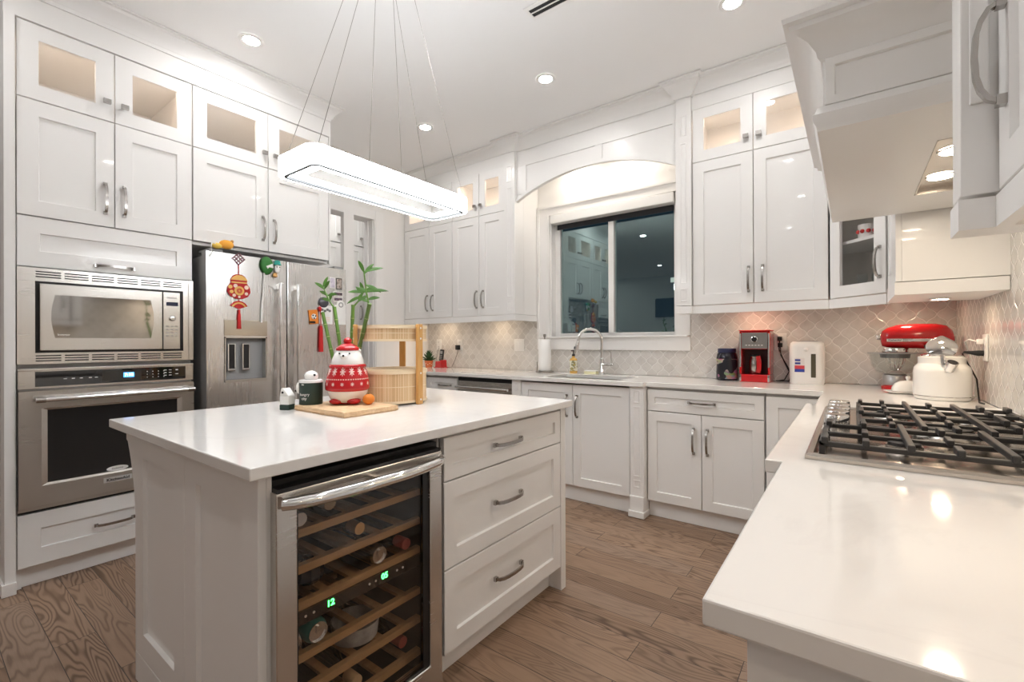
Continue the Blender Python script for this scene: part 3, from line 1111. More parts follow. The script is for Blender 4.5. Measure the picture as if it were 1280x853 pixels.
# ------------------------------------------------------------------ wine fridge in the island
WF = -1.098
wf = thing('wine_fridge', 'under-counter wine fridge with smoked glass door in the island', 'wine fridge', (WF, 0, 0), 90)
a0, a1 = .5435, 1.109
mb = MB()
mb.box(a0 + .004, a0 + .034, .050, .62, .012, .858)
mb.box(a1 - .034, a1 - .004, .050, .62, .012, .858)
mb.box(a0 + .034, a1 - .034, .050, .62, .012, .060)
mb.box(a0 + .034, a1 - .034, .050, .62, .822, .858)
mb.box(a0 + .034, a1 - .034, .600, .62, .060, .822)
mb.build('cabinet_body', mat('fridge_liner', (.028, .028, .028), .4), wf)
d0, d1, g0, g1 = .5375, 1.0825, .589, 1.030
mb = MB()
zb, zt = .088, .838
mb.rings([R4(d0, d1, zb, zt, .044), R4(d0, d1, zb, zt, .0), R4(g0, g1, .150, .792, .0), R4(g0, g1, .150, .792, .044)], loop=True)
dr = mb.build('door_frame', STEEL, wf, bevel=.003)
mb = MB()
mb.rings([R4(g0, g1, .150, .792, .008), R4(g0 + .006, g1 - .024, .156, .786, .008), R4(g0 + .006, g1 - .024, .156, .786, .012), R4(g0, g1, .150, .792, .012)], loop=True)
mb.build('gasket', BLACKP, dr)
MB().box(g0, g1, .013, .018, .150, .792).build('glass_pane', WINEG, dr)
MB().box(d0 + .004, d1 - .004, .0, .040, zt, zt + .010).build('top_hinge_strip', BLACKP, dr)
h = MB()
pts = []
for i in range(25):
    s_ = i / 24
    y = -.008 - .046 * min(1, math.sin(PI * s_) ** .55 * 1.05)
    pts.append((.548 + .524 * s_, y, .814 - .0))
h.tube(pts, .0155, 16)
hh = h.build('handle', CHROME, dr, smooth=60)
MB().box(.80, .812, -.050, .0, .806, .822).build('handle_mount', STEEL, hh)
MB().box(a0 + .01, a1 - .01, .018, .048, .010, .082).build('vent_grille', STEEL, wf)
# racks: a beech front rail and slats on a wire frame
RZ = (.700, .604, .508, .371, .276, .168)
for z in RZ:
    mb = MB()
    mb.box(g0 - .004, g1 + .012, .062, .082, z - .0105, z + .0105)
    for k in range(5):
        xx = g0 + .035 + k * .092
        mb.box(xx - .012, xx + .012, .082, .56, z - .008, z + .002)
    mb.box(g0 - .004, g1 + .012, .545, .56, z - .0105, z + .0105)
    mb.build('rack', BEECH, wf)
dp = MB().box(a0 + .034, a1 - .034, .056, .10, .462, .4965).build('display_panel', BLACKG, wf)
lettering('12', .024, LED_G, dp, face_M(.712, .0555, .483), bold=True)
lettering('05', .024, LED_G, dp, face_M(.893, .0555, .483), bold=True)
bt = MB()
for xx in (.640, .663, .838, .860, .940, .963):
    bt.lathe([(.0035, 0), (.0035, .001)], (xx, .0555, .481), 10, 'y')
bt.build('buttons', WHITEP, dp)

def W(lx, ly, z):               # wine fridge frame to the room
    return (WF - ly, lx, z)
# what lies on the racks
GLASSG = mat('dark_bottle', (.012, .02, .012), .08, coat=.6)
def bottle(lx, z, capm, label, group='wine bottles lying in the wine fridge', flip=False, body=GLASSG, n=.0):
    o = thing('wine_bottle', label, 'bottle', W(lx, .066 + n * .3, z), 90, group)
    prof = [(.012, 0), (.0135, .004), (.0135, .075), (.017, .085), (.036, .135), (.037, .30), (.034, .305), (.001, .30)]
    if flip:
        prof = [(.030, 0), (.036, .006), (.037, .012), (.037, .17), (.017, .215), (.0135, .225), (.0135, .295), (.001, .296)]
    mb = MB()
    mb.lathe([(r, -h) for r, h in prof], (0, 0, .0), 20, 'y')
    mb.build('bottle_body', body, o, smooth=40)
    c = MB()
    if flip:
        c.lathe([(.001, .001), (.030, .001), (.030, -.002)], (0, 0, 0), 20, 'y')
    else:
        c.lathe([(.001, .002), (.0175, .002), (.0180, .0), (.0180, -.045), (.0140, -.046)], (0, 0, 0), 20, 'y')
    c.build('cap', capm, o, smooth=40)
    return o
CAPW = mat('white_foil_cap', (.85, .80, .78), .4)
CAPR = mat('dark_red_foil', (.42, .10, .08), .35)
CAPB = mat('brown_cork', (.60, .42, .25), .6)
CAPG = mat('gold_foil_cap', (.70, .42, .18), .3, metal=.7)
bottle(.632, .735, CAPW, 'bottle with a large white cap on the top wine rack', n=.0)
bottle(.735, .741, CAPB, 'bottle with a brown cork on the top wine rack', n=.10)
bottle(.828, .641, CAPG, 'bottle with a gleaming gold cap on the second wine rack', n=.08)
bottle(.615, .641, NAVY, 'dark capped bottle at the hinge end of the second wine rack', n=.10)
bottle(.985, .545, CAPR, 'bottle with a dark red cap beside a silver can on the third rack', n=.0)
bottle(.985, .22, CAPR, 'bottle with a red neck near the floor of the wine fridge', n=.06)
bottle(.80, .21, CAPB, 'bottle with a tan neck lying on the lowest wine rack', n=.0)
def can(lx, z, r, col, label, group):
    o = thing('drink_can', label, 'can', W(lx, .064, z), 90, group)
    mb = MB()
    mb.lathe([(r * .78, .0), (r * .86, -.004), (r, -.016), (r, -.115), (r * .8, -.122), (.001, -.122)], (0, 0, 0), 24, 'y', cap0=False)
    mb.build('can_body', col, o, smooth=40)
    c = MB()
    c.lathe([(r * .80, .0), (r * .80, .002), (r * .75, .002), (r * .72, -.004), (.001, -.004)], (0, 0, 0), 24, 'y', cap0=False)
    c.box(-.004, .004, -.0012, .003, -.004, .016)
    c.build('can_lid', CHROME, o, smooth=40)
can(.880, .549, .031, NICKEL, 'silver can lying on the third wine rack', 'cans in the wine fridge')
can(.680, .4165, .033, TEAL, 'teal topped can lying below the display in the wine fridge', 'cans in the wine fridge')
can(.607, .4155, .032, GREYD, 'grey can lying next to the teal topped can, partly behind the door frame', 'cans in the wine fridge')
o = thing('stone_bowl', 'grey marbled bowl on the rack below the wine fridge display', 'bowl', W(.850, .145, .283), 90)
mb = MB()
mb.lathe([(.045, 0), (.066, .010), (.072, .060), (.068, .060), (.060, .014), (.001, .010)], (0, 0, 0), 28)
mb.build('bowl_body', STONE, o, smooth=50)
o = thing('crystal_decanter', 'dark cut glass decanter lying on the third wine rack', 'decanter', W(.700, .15, .520), 90)
mb = MB()
mb.lathe([(.030, 0), (.042, .012), (.042, .045), (.018, .058), (.014, .07), (.001, .07)], (0, 0, 0), 10)
mb.build('decanter_body', mat('dark_crystal', (.02, .025, .04), .05, coat=1), o)
# ================================================================== BACK WALL: base cabinets
def kick(t, x0, x1, y, z1=.112):
    return MB().box(x0, x1, y, y + .016, .002, z1).build('kick_board', WHITE, t)
YS, YR = 3.022, 3.060          # door faces: sink stretch and the stretch right of the column
HB = CT - .031                 # top of the base cabinets
t = thing('corner_base_cabinet', 'white base cabinet with a top drawer in the far corner, past the dishwasher', 'cabinet', (0, YS, 0), 0)
carcass(t, XL + .002, -2.862, .10, HB, .031, YB - YS - .012)
door(t, -3.26, -2.866, .742, .868, 'drawer', handle=(-3.02, .800), drawer=True, st=.048)
door(t, -3.26, -2.866, .120, .738, handle=(-2.93, .62))
door(t, XL + .006, -3.264, .120, .868, handle=(-3.32, .72))
kick(t, XL + .004, -2.862, .045)
# dishwasher
t = thing('dishwasher', 'stainless dishwasher with a bar handle between corner drawers and sink cabinet', 'dishwasher', (0, YS, 0), 0)
MB().box(-2.857, -2.247, .032, .58, .012, .862).build('tub', GREYD, t)
MB().box(-2.855, -2.249, -.002, .031, .115, .852).build('door', STEEL, t, bevel=.004)
MB().box(-2.855, -2.249, .004, .031, .8525, .884).build('control_strip', BLACKP, t)
h = MB()
h.tube([(-2.845, -.045, .800), (-2.262, -.045, .800)], .011, 12)
hh = h.build('handle', CHROME, t, smooth=40)
for xx in (-2.82, -2.287):
    MB().box(xx - .011, xx + .011, -.040, -.003, .791, .809).build('handle_mount', NICKEL, hh)
kick(t, -2.855, -2.249, .05)
# sink cabinet
t = thing('sink_base_cabinet', 'white two door base cabinet under the sink', 'cabinet', (0, YS, 0), 0)
carcass(t, -2.243, -1.236, .10, HB, .031, YB - YS - .012, top=False)
MB().box(-2.243, -2.155, -.010, .024, .002, HB).build('pilaster', WHITE, t, bevel=.002)
mb = MB()
for z0, z1 in ((.80, .865), (.20, .77)):
    mb.panel(-2.222, -2.176, z0, z1, -.0135, .004, .008, .003)
mb.build('pilaster_moulding', WHITE, t)
door(t, -2.151, -1.686, .122, .876, handle=(-1.732, .715))
door(t, -1.683, -1.238, .122, .876, handle=(-1.645, .715))
kick(t, -2.151, -1.236, .038)
# column between sink cabinet and the drawers
t = thing('base_column', 'white panelled column post with a flared foot beside the sink cabinet', 'column', (-1.181, 3.005, 0), 0)
mb = MB()
mb.box(-.048, .048, 0, .10, .002, HB)
mb.build('shaft', WHITE, t, bevel=.002)
mb = MB()
for z0, z1 in ((.775, .865), (.275, .755), (.20, .255)):
    mb.panel(-.026, .026, z0, z1, -.0035, .0035, .008, .003)
mb.build('moulding', WHITE, t)
mb = MB()
mb.box(-.050, .050, -.010, .09, .002, .145)
mb.box(-.056, .056, -.020, .09, .002, .045)
mb.build('foot', WHITE, t, bevel=.004)
# drawer and two doors right of the column
t = thing('drawer_base_cabinet', 'white base cabinet with one wide drawer over two doors, below the coffee maker', 'cabinet', (0, YR, 0), 0)
carcass(t, -1.130, -.418, .10, HB, .031, YB - YR - .012)
door(t, -1.126, -.421, .728, .872, 'drawer', handle=(-.774, .800), drawer=True, st=.050)
door(t, -1.126, -.776, .118, .724, handle=(-.822, .555))
door(t, -.773, -.421, .118, .724, handle=(-.738, .555))
kick(t, -1.130, -.418, .045)
t = thing('inside_corner_cabinet', 'white single door base cabinet tucked in the corner by the range', 'cabinet', (0, YR, 0), 0)
carcass(t, -.415, XR - .02, .10, HB, .031, YB - YR - .012)
door(t, -.412, -.105, .118, .872, handle=None)
kick(t, -.415, -.10, .045)

# ------------------------------------------------------------------ base cabinets under the cooktop wall (faces look towards the island)
t = thing('range_base_cabinet', 'white base cabinets below the cooktop worktop, end panel near the camera', 'cabinet', (-.090, 0, 0), -90)
# local x = -world y, local y = world x + .090
D = XR + .090 - .012
carcass(t, -3.05, -2.43, .10, HB, .031, D)
carcass(t, -2.425, -1.225, .10, HB, .0, D)
carcass(t, -1.22, -.565, .10, HB, .031, D)
MB().box(-.563, -.545, -.002, D, .002, HB).build('end_panel', WHITE, t)
door(t, -3.03, -2.435, .118, .872, handle=(-2.49, .66))
for a, b in ((-2.42, -2.026), (-2.022, -1.63), (-1.626, -1.23)):
    door(t, a, b, .728, .872, 'drawer', y=-.038, handle=((a + b) / 2, .80), drawer=True, st=.05)
    door(t, a, b, .118, .724, y=-.038, handle=(b - .05, .6))
MB().box(-2.424, -1.226, -.018, -.001, .10, HB).build('front_frame', WHITE, t)
door(t, -1.216, -.568, .728, .872, 'drawer', handle=(-.89, .80), drawer=True, st=.05)
door(t, -1.216, -.568, .118, .724, handle=(-.62, .6))
mb = MB()
mb.box(-3.05, -.563, .05, .066, .002, .098)
mb.build('kick_board', WHITE, t)

# ------------------------------------------------------------------ worktop along back and range wall, sink cut out
SX0, SX1, SY0, SY1 = -1.99, -1.345, 3.095, 3.46
yl, yr, yc = 2.985, 3.040, 2.980
mb = MB()
z0, z1 = CT - .030, CT
yb = YB - .011
xr = XR - .011
def slab(x0, x1, y0, y1):
    mb.box(x0, x1, y0, y1, z0, z1)
outer = [(XL + .002, yl), (SX0, yl)]
# built from rectangles welded into one slab
cells_x = [XL + .002, SX0, SX1, -1.128, -.168, -.133, xr]
cells_y = [.523, 1.223, 2.421, yl, yr, SY0, SY1, yb]
def inside(x, y):
    if y > SY0 and y < SY1 and SX0 < x < SX1:
        return False
    if x < -1.128:
        return y > yl
    if y > yr:
        return True
    if x < -.168:
        return False
    if x < -.133:
        return 1.223 < y < 2.421
    return y > .523
vs = {}
def V(i, j, z):
    k = (i, j, z)
    if k not in vs:
        vs[k] = mb.v((cells_x[i], cells_y[j], z))
    return vs[k]
nx, ny = len(cells_x) - 1, len(cells_y) - 1
ins = [[inside((cells_x[i] + cells_x[i + 1]) / 2, (cells_y[j] + cells_y[j + 1]) / 2) for j in range(ny)] for i in range(nx)]
def IN(i, j):
    return 0 <= i < nx and 0 <= j < ny and ins[i][j]
for i in range(nx):
    for j in range(ny):
        if not ins[i][j]:
            continue
        mb.f([V(i, j, z1), V(i + 1, j, z1), V(i + 1, j + 1, z1), V(i, j + 1, z1)])
        mb.f([V(i, j, z0), V(i, j + 1, z0), V(i + 1, j + 1, z0), V(i + 1, j, z0)])
        for di, dj, p_, q_ in ((-1, 0, (i, j), (i, j + 1)), (1, 0, (i + 1, j), (i + 1, j + 1)), (0, -1, (i, j), (i + 1, j)), (0, 1, (i, j + 1), (i + 1, j + 1))):
            if not IN(i + di, j + dj):
                mb.f([V(*p_, z0), V(*q_, z0), V(*q_, z1), V(*p_, z1)])
bmesh.ops.dissolve_limit(mb.bm, angle_limit=R(1), verts=mb.bm.verts, edges=mb.bm.edges)
o = mb.build('wall_worktop', QUARTZ, bevel=.003)
tag(o, 'white quartz worktop running along the sink wall and past the cooktop', 'worktop')
# undermount sink
s_ = thing('undermount_sink', 'stainless undermount sink sunk in the worktop below the window', 'sink', ((SX0 + SX1) / 2, (SY0 + SY1) / 2, CT - .031), 0)
hx, hy = (SX1 - SX0) / 2 + .006, (SY1 - SY0) / 2 + .006
def RR(ix, iy, z):
    return [(-ix, -iy, z), (ix, -iy, z), (ix, iy, z), (-ix, iy, z)]
mb = MB()
mb.rings([RR(hx + .02, hy + .02, -.001), RR(hx, hy, -.001), RR(hx - .008, hy - .008, -.195), RR(.05, .05, -.205)], cap0=False)
mb.build('bowl', STEELC, s_)
MB().lathe([(.045, 0), (.045, .003), (.03, .004), (.001, .002)], (0, .05, -.203), 20).build('drain', CHROME, s_, smooth=40)

# ------------------------------------------------------------------ wall cabinets on the back wall
DU = YB - YU - .002
def valance(t, x0, x1, y0=0):
    return MB().box(x0, x1, y0 - .004, y0 + .018, 1.388, 1.441).build('light_rail', WHITE, t)
def wall_unit(name, label, x0, x1, xm, zm, ztop, zb=1.446, knobs=None, hs=None, pucks=(), inner=True):
    t = thing(name, label, 'cabinet', (0, YU, 0), 0)
    carcass(t, x0, x1, zb, ztop + .004, .031, DU, (zm,))
    MB().box(xm - .012, xm + .012, .031, .055, zb + .02, ztop - .016).build('centre_stile', WHITE, t)
    for a, b, kx, hx_ in ((x0 + .002, xm - .0015, xm - .040, xm - .028), (xm + .0015, x1 - .002, xm + .034, xm + .053)):
        door(t, a, b, zm + .0015, ztop, 'glass_door', pane=True, knob=(kx, zm + .093), st=.072)
        door(t, a, b, zb, zm - .0015, handle=(hx_, 1.600), st=.070)
    valance(t, x0, x1)
    for px in pucks:
        puck(t, px, .16, zb - .001)
    puck(t, (x0 * 1.5 + xm * .5) / 2 + .04, .06, ztop - .0155, GLOWC)
    puck(t, (x1 * 1.5 + xm * .5) / 2 - .04, .06, ztop - .0155, GLOWC)
    return t
wall_unit('wall_cabinet', 'white wall cabinet in the far corner behind the pendant, small glass doors on top', XL + .004, -3.196, -3.52, 2.392, 2.792, pucks=(-3.58,))
wall_unit('wall_cabinet', 'white wall cabinet left of the window arch, small glass doors on top', -3.193, -2.527, -2.842, 2.392, 2.792, pucks=(-2.84,))
wall_unit('wall_cabinet', 'white wall cabinet right of the window, above the coffee maker', -.890, -.113, -.511, 2.432, 2.800, pucks=(-.55,))
# ------------------------------------------------------------------ arch over the sink with its two pilasters
ar = thing('window_arch', 'white panelled arch valance between two pilasters over the sink window', 'valance', (0, YU, 0), 0)
xa, xb = PX1, QX0
mb = MB()
xc, zs, zp = (xa + xb) / 2, 2.447, 2.612
hw = (xb - xa) / 2
rad = (hw * hw + (zp - zs) ** 2) / (2 * (zp - zs))
arc = []
for i in range(33):
    x = xa + (xb - xa) * i / 32
    arc.append((x, zp - rad + math.sqrt(rad * rad - (x - xc) ** 2)))
def strip(y0, y1, ztop, lower, name, xlo=None, xhi=None):
    m_ = MB()
    pts = [p_ for p_ in lower if (xlo is None or p_[0] >= xlo) and (xhi is None or p_[0] <= xhi)]
    rings = [[(x, y0, z), (x, y0, ztop), (x, y1, ztop), (x, y1, z)] for x, z in pts]
    m_.rings(rings)
    return m_.build(name, WHITE, ar)
strip(.016, .040, ZC - .002, arc, 'arch_board')
strip(.040, DU, 2.80, [(x, max(z, 2.797)) for x, z in arc], 'soffit')
# frame laid on the board: top rail, stiles and curved rail
mb = MB()
mb.box(xa, xb, .0072, .0155, 2.752, 2.806)
mb.box(xa, xa + .105, .0078, .0155, arc[0][1] + .06, 2.7515)
mb.box(xb - .030, xb, .0078, .0155, arc[-1][1] + .02, 2.7515)
mb.box(xc + .068, xc + .128, .0078, .0155, 2.622, 2.7515)
rings = []
for x, z in arc:
    rings.append([(x, .006, z), (x, .006, z + .030), (x, .0155, z + .030), (x, .0155, z)])
mb.rings(rings)
mb.build('panel_frame', WHITE, ar)
puck(ar, -1.95, .22, 2.796, GLOWA)
puck(ar, -1.45, .22, 2.796, GLOWA)
def pilaster(x0, x1, name='pilaster', yoff=-.020):
    m_ = MB()
    m_.box(x0, x1, yoff, .12, 1.446, ZC - .002)
    o_ = m_.build(name, WHITE, ar, bevel=.0015)
    q = MB()
    a, b = x0 + .030, x1 - .030
    for z0, z1 in ((2.63, 2.775), (1.60, 2.58), (1.475, 1.565)):
        q.panel(a, b, z0, z1, yoff - .0035, .0035, .007, .003)
    q.build('moulding', WHITE, o_)
    MB().box(x0 - .003, x1 + .003, yoff - .006, .10, 1.390, 1.4425).build('foot', WHITE, o_)
    return o_
pilaster(PX0, PX1)
pilaster(QX0, QX1)
MB().box(PX1 - .020, PX1, .12, DU, 1.446, 2.80).build('side_panel', WHITE, ar)
MB().box(PX1 - .020, PX1 + .002, .10, DU - .012, 1.390, 1.4425).build('side_rail', WHITE, ar)
MB().box(QX0, QX0 + .020, .12, DU - .03, 1.446, 2.80).build('side_panel', WHITE, ar)

# ------------------------------------------------------------------ diagonal corner cabinet with a glass door
cc = thing('corner_wall_cabinet', 'white diagonal corner wall cabinet with a single glass door', 'cabinet', (-.110, YU, 0), -45)
CW = .360                       # width of the diagonal front
zb = 1.446
inv = Matrix.Rotation(R(45), 4, 'Z') @ Matrix.Translation((.110, -YU, 0))
def cloc(x, y):
    p_ = inv @ Vector((x, y, 0))
    return (p_.x, p_.y)
pent = [cloc(*q) for q in ((-.104, YU + .022), (.158, 3.045), (XR - .004, 3.045), (XR - .004, YB - .004), (-.104, YB - .004))]
for nm, za, zc_ in (('bottom', zb, zb + .018), ('top', 2.786, 2.804)):
    MB().prism(pent, za, zc_).build(nm, WHITE, cc)
for k, z in enumerate((1.756, 2.10, 2.45)):
    sp = [cloc(*q) for q in ((-.085, YU + .050), (.165, 3.080), (XR - .012, 3.080), (XR - .012, YB - .012), (-.085, YB - .012))]
    MB().prism(sp, z, z + .018).build('shelf', WHITE, cc)
GI = mat('cabinet_inside_grey', (.36, .34, .32), .6)
mb = MB()
p0 = cloc(-.104, YU + .022); p1 = cloc(-.104, YB - .004); p2 = cloc(XR - .004, YB - .004); p3 = cloc(XR - .004, 3.045); p4 = cloc(.172, 3.045)
for a, b in ((p0, p1), (p1, p2), (p2, p3), (p3, p4)):
    d = (Vector(b) - Vector(a)).normalized()
    n_ = Vector((d.y, -d.x)) * .012
    mb.prism([a, b, (b[0] + n_.x, b[1] + n_.y), (a[0] + n_.x, a[1] + n_.y)], zb + .018, 2.786)
mb.build('side_wall', CABIN, cc)
d = door(cc, .004, CW - .008, zb, 2.36, 'glass_door', y=.0, pane=True, handle=(CW - .040, 1.612), st=.066)
door(cc, .004, CW - .008, 2.364, 2.800, 'glass_door', y=.0, pane=True, knob=(CW - .045, 2.46), st=.066)
MB().box(.0, CW - .004, -.002, .018, 1.388, 1.441).build('light_rail', WHITE, cc)
puck(cc, .18, .30, zb - .001)
# dishes inside
def cl(lx, ly, z):
    M_ = Matrix.Translation((-.110, YU, 0)) @ Matrix.Rotation(R(-45), 4, 'Z')
    p_ = M_ @ Vector((lx, ly, 0))
    return (p_.x, p_.y, z)
o = thing('patterned_mug', 'white mug with red pattern on the shelf of the glass corner cabinet', 'mug', cl(.120, .13, 1.7745), 0)
mb = MB()
mb.lathe([(.030, 0), (.040, .004), (.042, .085), (.038, .085), (.036, .008), (.001, .006)], (0, 0, 0), 22)
mb.build('mug_body', WHITEC, o, smooth=45)
q = MB()
for k in range(5):
    a = R(200 + k * 40)
    q.ball((.041 * math.cos(a), .041 * math.sin(a), .045), .012, 8, sx=1, sy=1)
q.build('red_flowers', REDC, o, smooth=60)
MB().tube([(.04 + .024 * math.sin(PI * i / 8), .0, .02 + .05 * i / 8) for i in range(9)], .005, 8).build('handle', WHITEC, o, smooth=60)
o = thing('red_bowl', 'small dark red bowl on the corner cabinet shelf beside the mug', 'bowl', cl(.232, .125, 1.7745), 0)
mb = MB()
mb.lathe([(.022, 0), (.040, .022), (.046, .040), (.043, .040), (.020, .008), (.001, .006)], (0, 0, 0), 22)
mb.build('bowl_body', REDP, o, smooth=45)
o = thing('white_cup', 'white cup at the handle end of the corner cabinet shelf', 'cup', cl(.305, .11, 1.7745), 0)
mb = MB()
mb.lathe([(.022, 0), (.030, .004), (.033, .075), (.030, .075), (.027, .008), (.001, .006)], (0, 0, 0), 22)
mb.build('cup_body', WHITEC, o, smooth=45)
for k in range(4):
    o = thing('wine_glass', 'clear glass standing at the bottom of the corner cabinet', 'glass', cl(.10 + .055 * k, .12 + .04 * (k % 2), zb + .0185), 0, 'glasses at the bottom of the corner cabinet')
    mb = MB()
    mb.lathe([(.026, 0), (.026, .002), (.004, .005), (.004, .045), (.022, .06), (.028, .09), (.024, .115), (.0225, .115), (.026, .09), (.020, .062), (.001, .05)], (0, 0, 0), 16)
    mb.build('glass_body', JARG, o, smooth=50)

# short wall cabinet on the range wall, only its side shows
t = thing('side_wall_cabinet', 'white wall cabinet between the corner cabinet and the range hood, plain side facing out', 'cabinet', (.146, 0, 0), -90)
DR = XR - .146 - .012
carcass(t, -3.040, -2.512, 1.446, 2.804, .0205, DR + .008)
door(t, -3.036, -2.515, 1.446, 2.430, st=.07)
door(t, -3.036, -2.515, 2.433, 2.800, knob=(-2.56, 2.52), st=.07)
MB().box(-3.040, -2.5105, -.003, DR, 1.390, 1.4425).build('light_rail', WHITE, t)
puck(t, -2.80, .17, 1.3895)

# ------------------------------------------------------------------ range hood
HX, HY0, HY1, HZ = -.058, 1.40, 2.500, 1.727
hd = thing('range_hood', 'white mantel range hood with crown moulding and a lit steel insert below', 'range hood', (0, 0, 0), 0)
mb = MB()
ix0, ix1, iy0, iy1 = .181, .420, 1.640, 2.212
xw = XR - .004
mb.box(HX, ix0, HY0, HY1, HZ, HZ + .02)
mb.box(ix1, xw, HY0, HY1, HZ, HZ + .02)
mb.box(ix0, ix1, HY0, iy0, HZ, HZ + .02)
mb.box(ix0, ix1, iy1, HY1, HZ, HZ + .02)
mb.box(HX, HX + .02, HY0, HY1, HZ + .02, 1.99)
mb.box(HX + .02, xw, HY0, HY0 + .02, HZ + .02, 1.99)
mb.box(HX + .02, xw, HY1 - .02, HY1, HZ + .02, 1.99)
mb.box(HX + .02, xw, HY0 + .02, HY1 - .02, 1.97, 1.99)
mb.build('hood_box', WHITE, hd)
mb = MB()
mb.box(.16, xw, HY0 + .03, HY1 - .03, 1.99, ZC - .003)
mb.build('chimney', WHITE, hd)
band = [(0, HZ), (.012, HZ), (.014, HZ + .012), (.020, HZ + .022), (.022, HZ + .040), (.016, HZ + .046), (.012, HZ + .058), (.004, HZ + .064), (0, HZ + .064)]
path = [(xw, HY0), (HX, HY0), (HX, HY1)]
molding(MB(), path, band, -1).build('lower_moulding', WHITE, hd, smooth=35)
cz = 1.995
cprof = [(0, cz - .090), (.005, cz - .090), (.011, cz - .082), (.014, cz - .068), (.030, cz - .045), (.055, cz - .028), (.066, cz - .024), (.068, cz - .012), (.080, cz - .008), (.082, cz + .004), (0, cz + .004)]
molding(MB(), path, cprof, -1).build('crown_moulding', WHITE, hd, smooth=35)
mb = MB()
M_ = Matrix.Translation((0, HY0 - .0005, 0))
mb = MB(M_)
mb.panel(HX + .004, xw, HZ + .064, cz - .088, -.008, .008, .020, .007)
mb.build('side_panel', WHITE, hd)
mb = MB()
mb.box(ix0 - .002, ix1 + .002, iy0 - .002, iy1 + .002, HZ + .016, HZ + .024)
ins_ = mb.build('steel_insert', STEELC, hd)
mb = MB()
mb.box(ix0 + .001, ix0 + .005, iy0, iy1, HZ - .001, HZ + .016)
mb.box(ix1 - .005, ix1 - .001, iy0, iy1, HZ - .001, HZ + .016)
mb.box(ix0, ix1, iy0 + .001, iy0 + .005, HZ - .001, HZ + .016)
mb.box(ix0, ix1, iy1 - .005, iy1 - .001, HZ - .001, HZ + .016)
mb.build('insert_rim', STEELC, ins_)
for yy in (1.800, 2.060):
    g = MB()
    g.lathe([(.040, 0), (.039, -.003), (.034, -.004)], (.236, yy, HZ + .0155), 24, cap0=False, cap1=False)
    hl = g.build('hood_lamp', CHROME, ins_, smooth=40)
    g = MB()
    g.lathe([(.0345, -.0035), (.001, -.0045)], (.236, yy, HZ + .0155), 24, cap0=False)
    g.build('lens', GLOWH, hl)

# ------------------------------------------------------------------ wall cabinet close to the camera
t = thing('near_wall_cabinet', 'white wall cabinet with a fluted edge post and bow handle, closest to the camera', 'cabinet', (.195, 0, 0), -90)
DN = XR - .195 - .012
carcass(t, -1.090, .62, 1.447, 2.804, .031, DN)
for a, b, hx_ in ((-1.088, -.52, -1.040), (-.517, .05, 0), (.053, .618, .11)):
    door(t, a, b, 1.447, 2.43, handle=(hx_, 1.655), st=.062, y=.0)
    door(t, a, b, 2.433, 2.800, knob=(hx_, 2.52), st=.062, y=.0)
mb = MB()
mb.box(-1.170, -1.095, -.045, DN, 1.447, 2.804)
pl = mb.build('edge_post', WHITE, t, bevel=.002)
q = MB()
q.box(-1.0945, -1.090, -.034, -.010, 1.60, 2.7)
q.build('post_moulding', WHITE, pl, bevel=.002)
mb = MB()
mb.box(-1.094, .62, -.003, .018, 1.388, 1.440)
mb.box(-1.173, -1.092, -.048, DN, 1.388, 1.440)
mb.build('light_rail', WHITE, t)
for px in (-.80, -.20):
    puck(t, px, .17, 1.4465)
# ================================================================== COOKTOP
CX0, CX1, CY0, CY1 = -.092, .440, 1.283, 2.262
ck = thing('gas_cooktop', 'stainless gas cooktop with cast iron grates and a row of knobs', 'cooktop', ((CX0 + CX1) / 2, (CY0 + CY1) / 2, CT + .0005), 0)
ox, oy = (CX0 + CX1) / 2, (CY0 + CY1) / 2
hx, hy = (CX1 - CX0) / 2, (CY1 - CY0) / 2
mb = MB()
def RC(ix, iy, z):
    return [(-ix, -iy, z), (ix, -iy, z), (ix, iy, z), (-ix, iy, z)]
mb.rings([RC(hx, hy, 0), RC(hx, hy, .008), RC(hx - .006, hy - .006, .014), RC(hx - .016, hy - .016, .014), RC(hx - .024, hy - .024, .009)])
mb.build('steel_top', STEELC, ck, smooth=30)
def L(x, y, z=0):
    return (x - ox, y - oy, z)
for k in range(5):
    y = 1.795 + k * .104
    kb = MB()
    kb.lathe([(.030, .009), (.031, .012), (.034, .014), (.034, .040), (.032, .043), (.001, .044)], L(-.042, y), 26)
    kb.box(-.042 - ox - .003, -.042 - ox + .003, y - oy - .034, y - oy - .012, .0435, .0455)
    kb.build('knob', CHROME, ck, smooth=40)
burn = [(.10, 1.465, .036), (.33, 1.465, .045), (.21, 1.772, .060), (.10, 2.08, .036), (.33, 2.08, .045)]
for x, y, r in burn:
    b = MB()
    b.lathe([(r + .018, .009), (r + .014, .014), (r, .014), (r, .024), (.001, .024)], L(x, y), 26)
    bo = b.build('burner', NICKEL, ck, smooth=40)
    b = MB()
    b.lathe([(r - .004, .024), (r - .003, .031), (r - .008, .033), (.001, .033)], L(x, y), 26)
    b.build('burner_cap', IRON, bo, smooth=40)
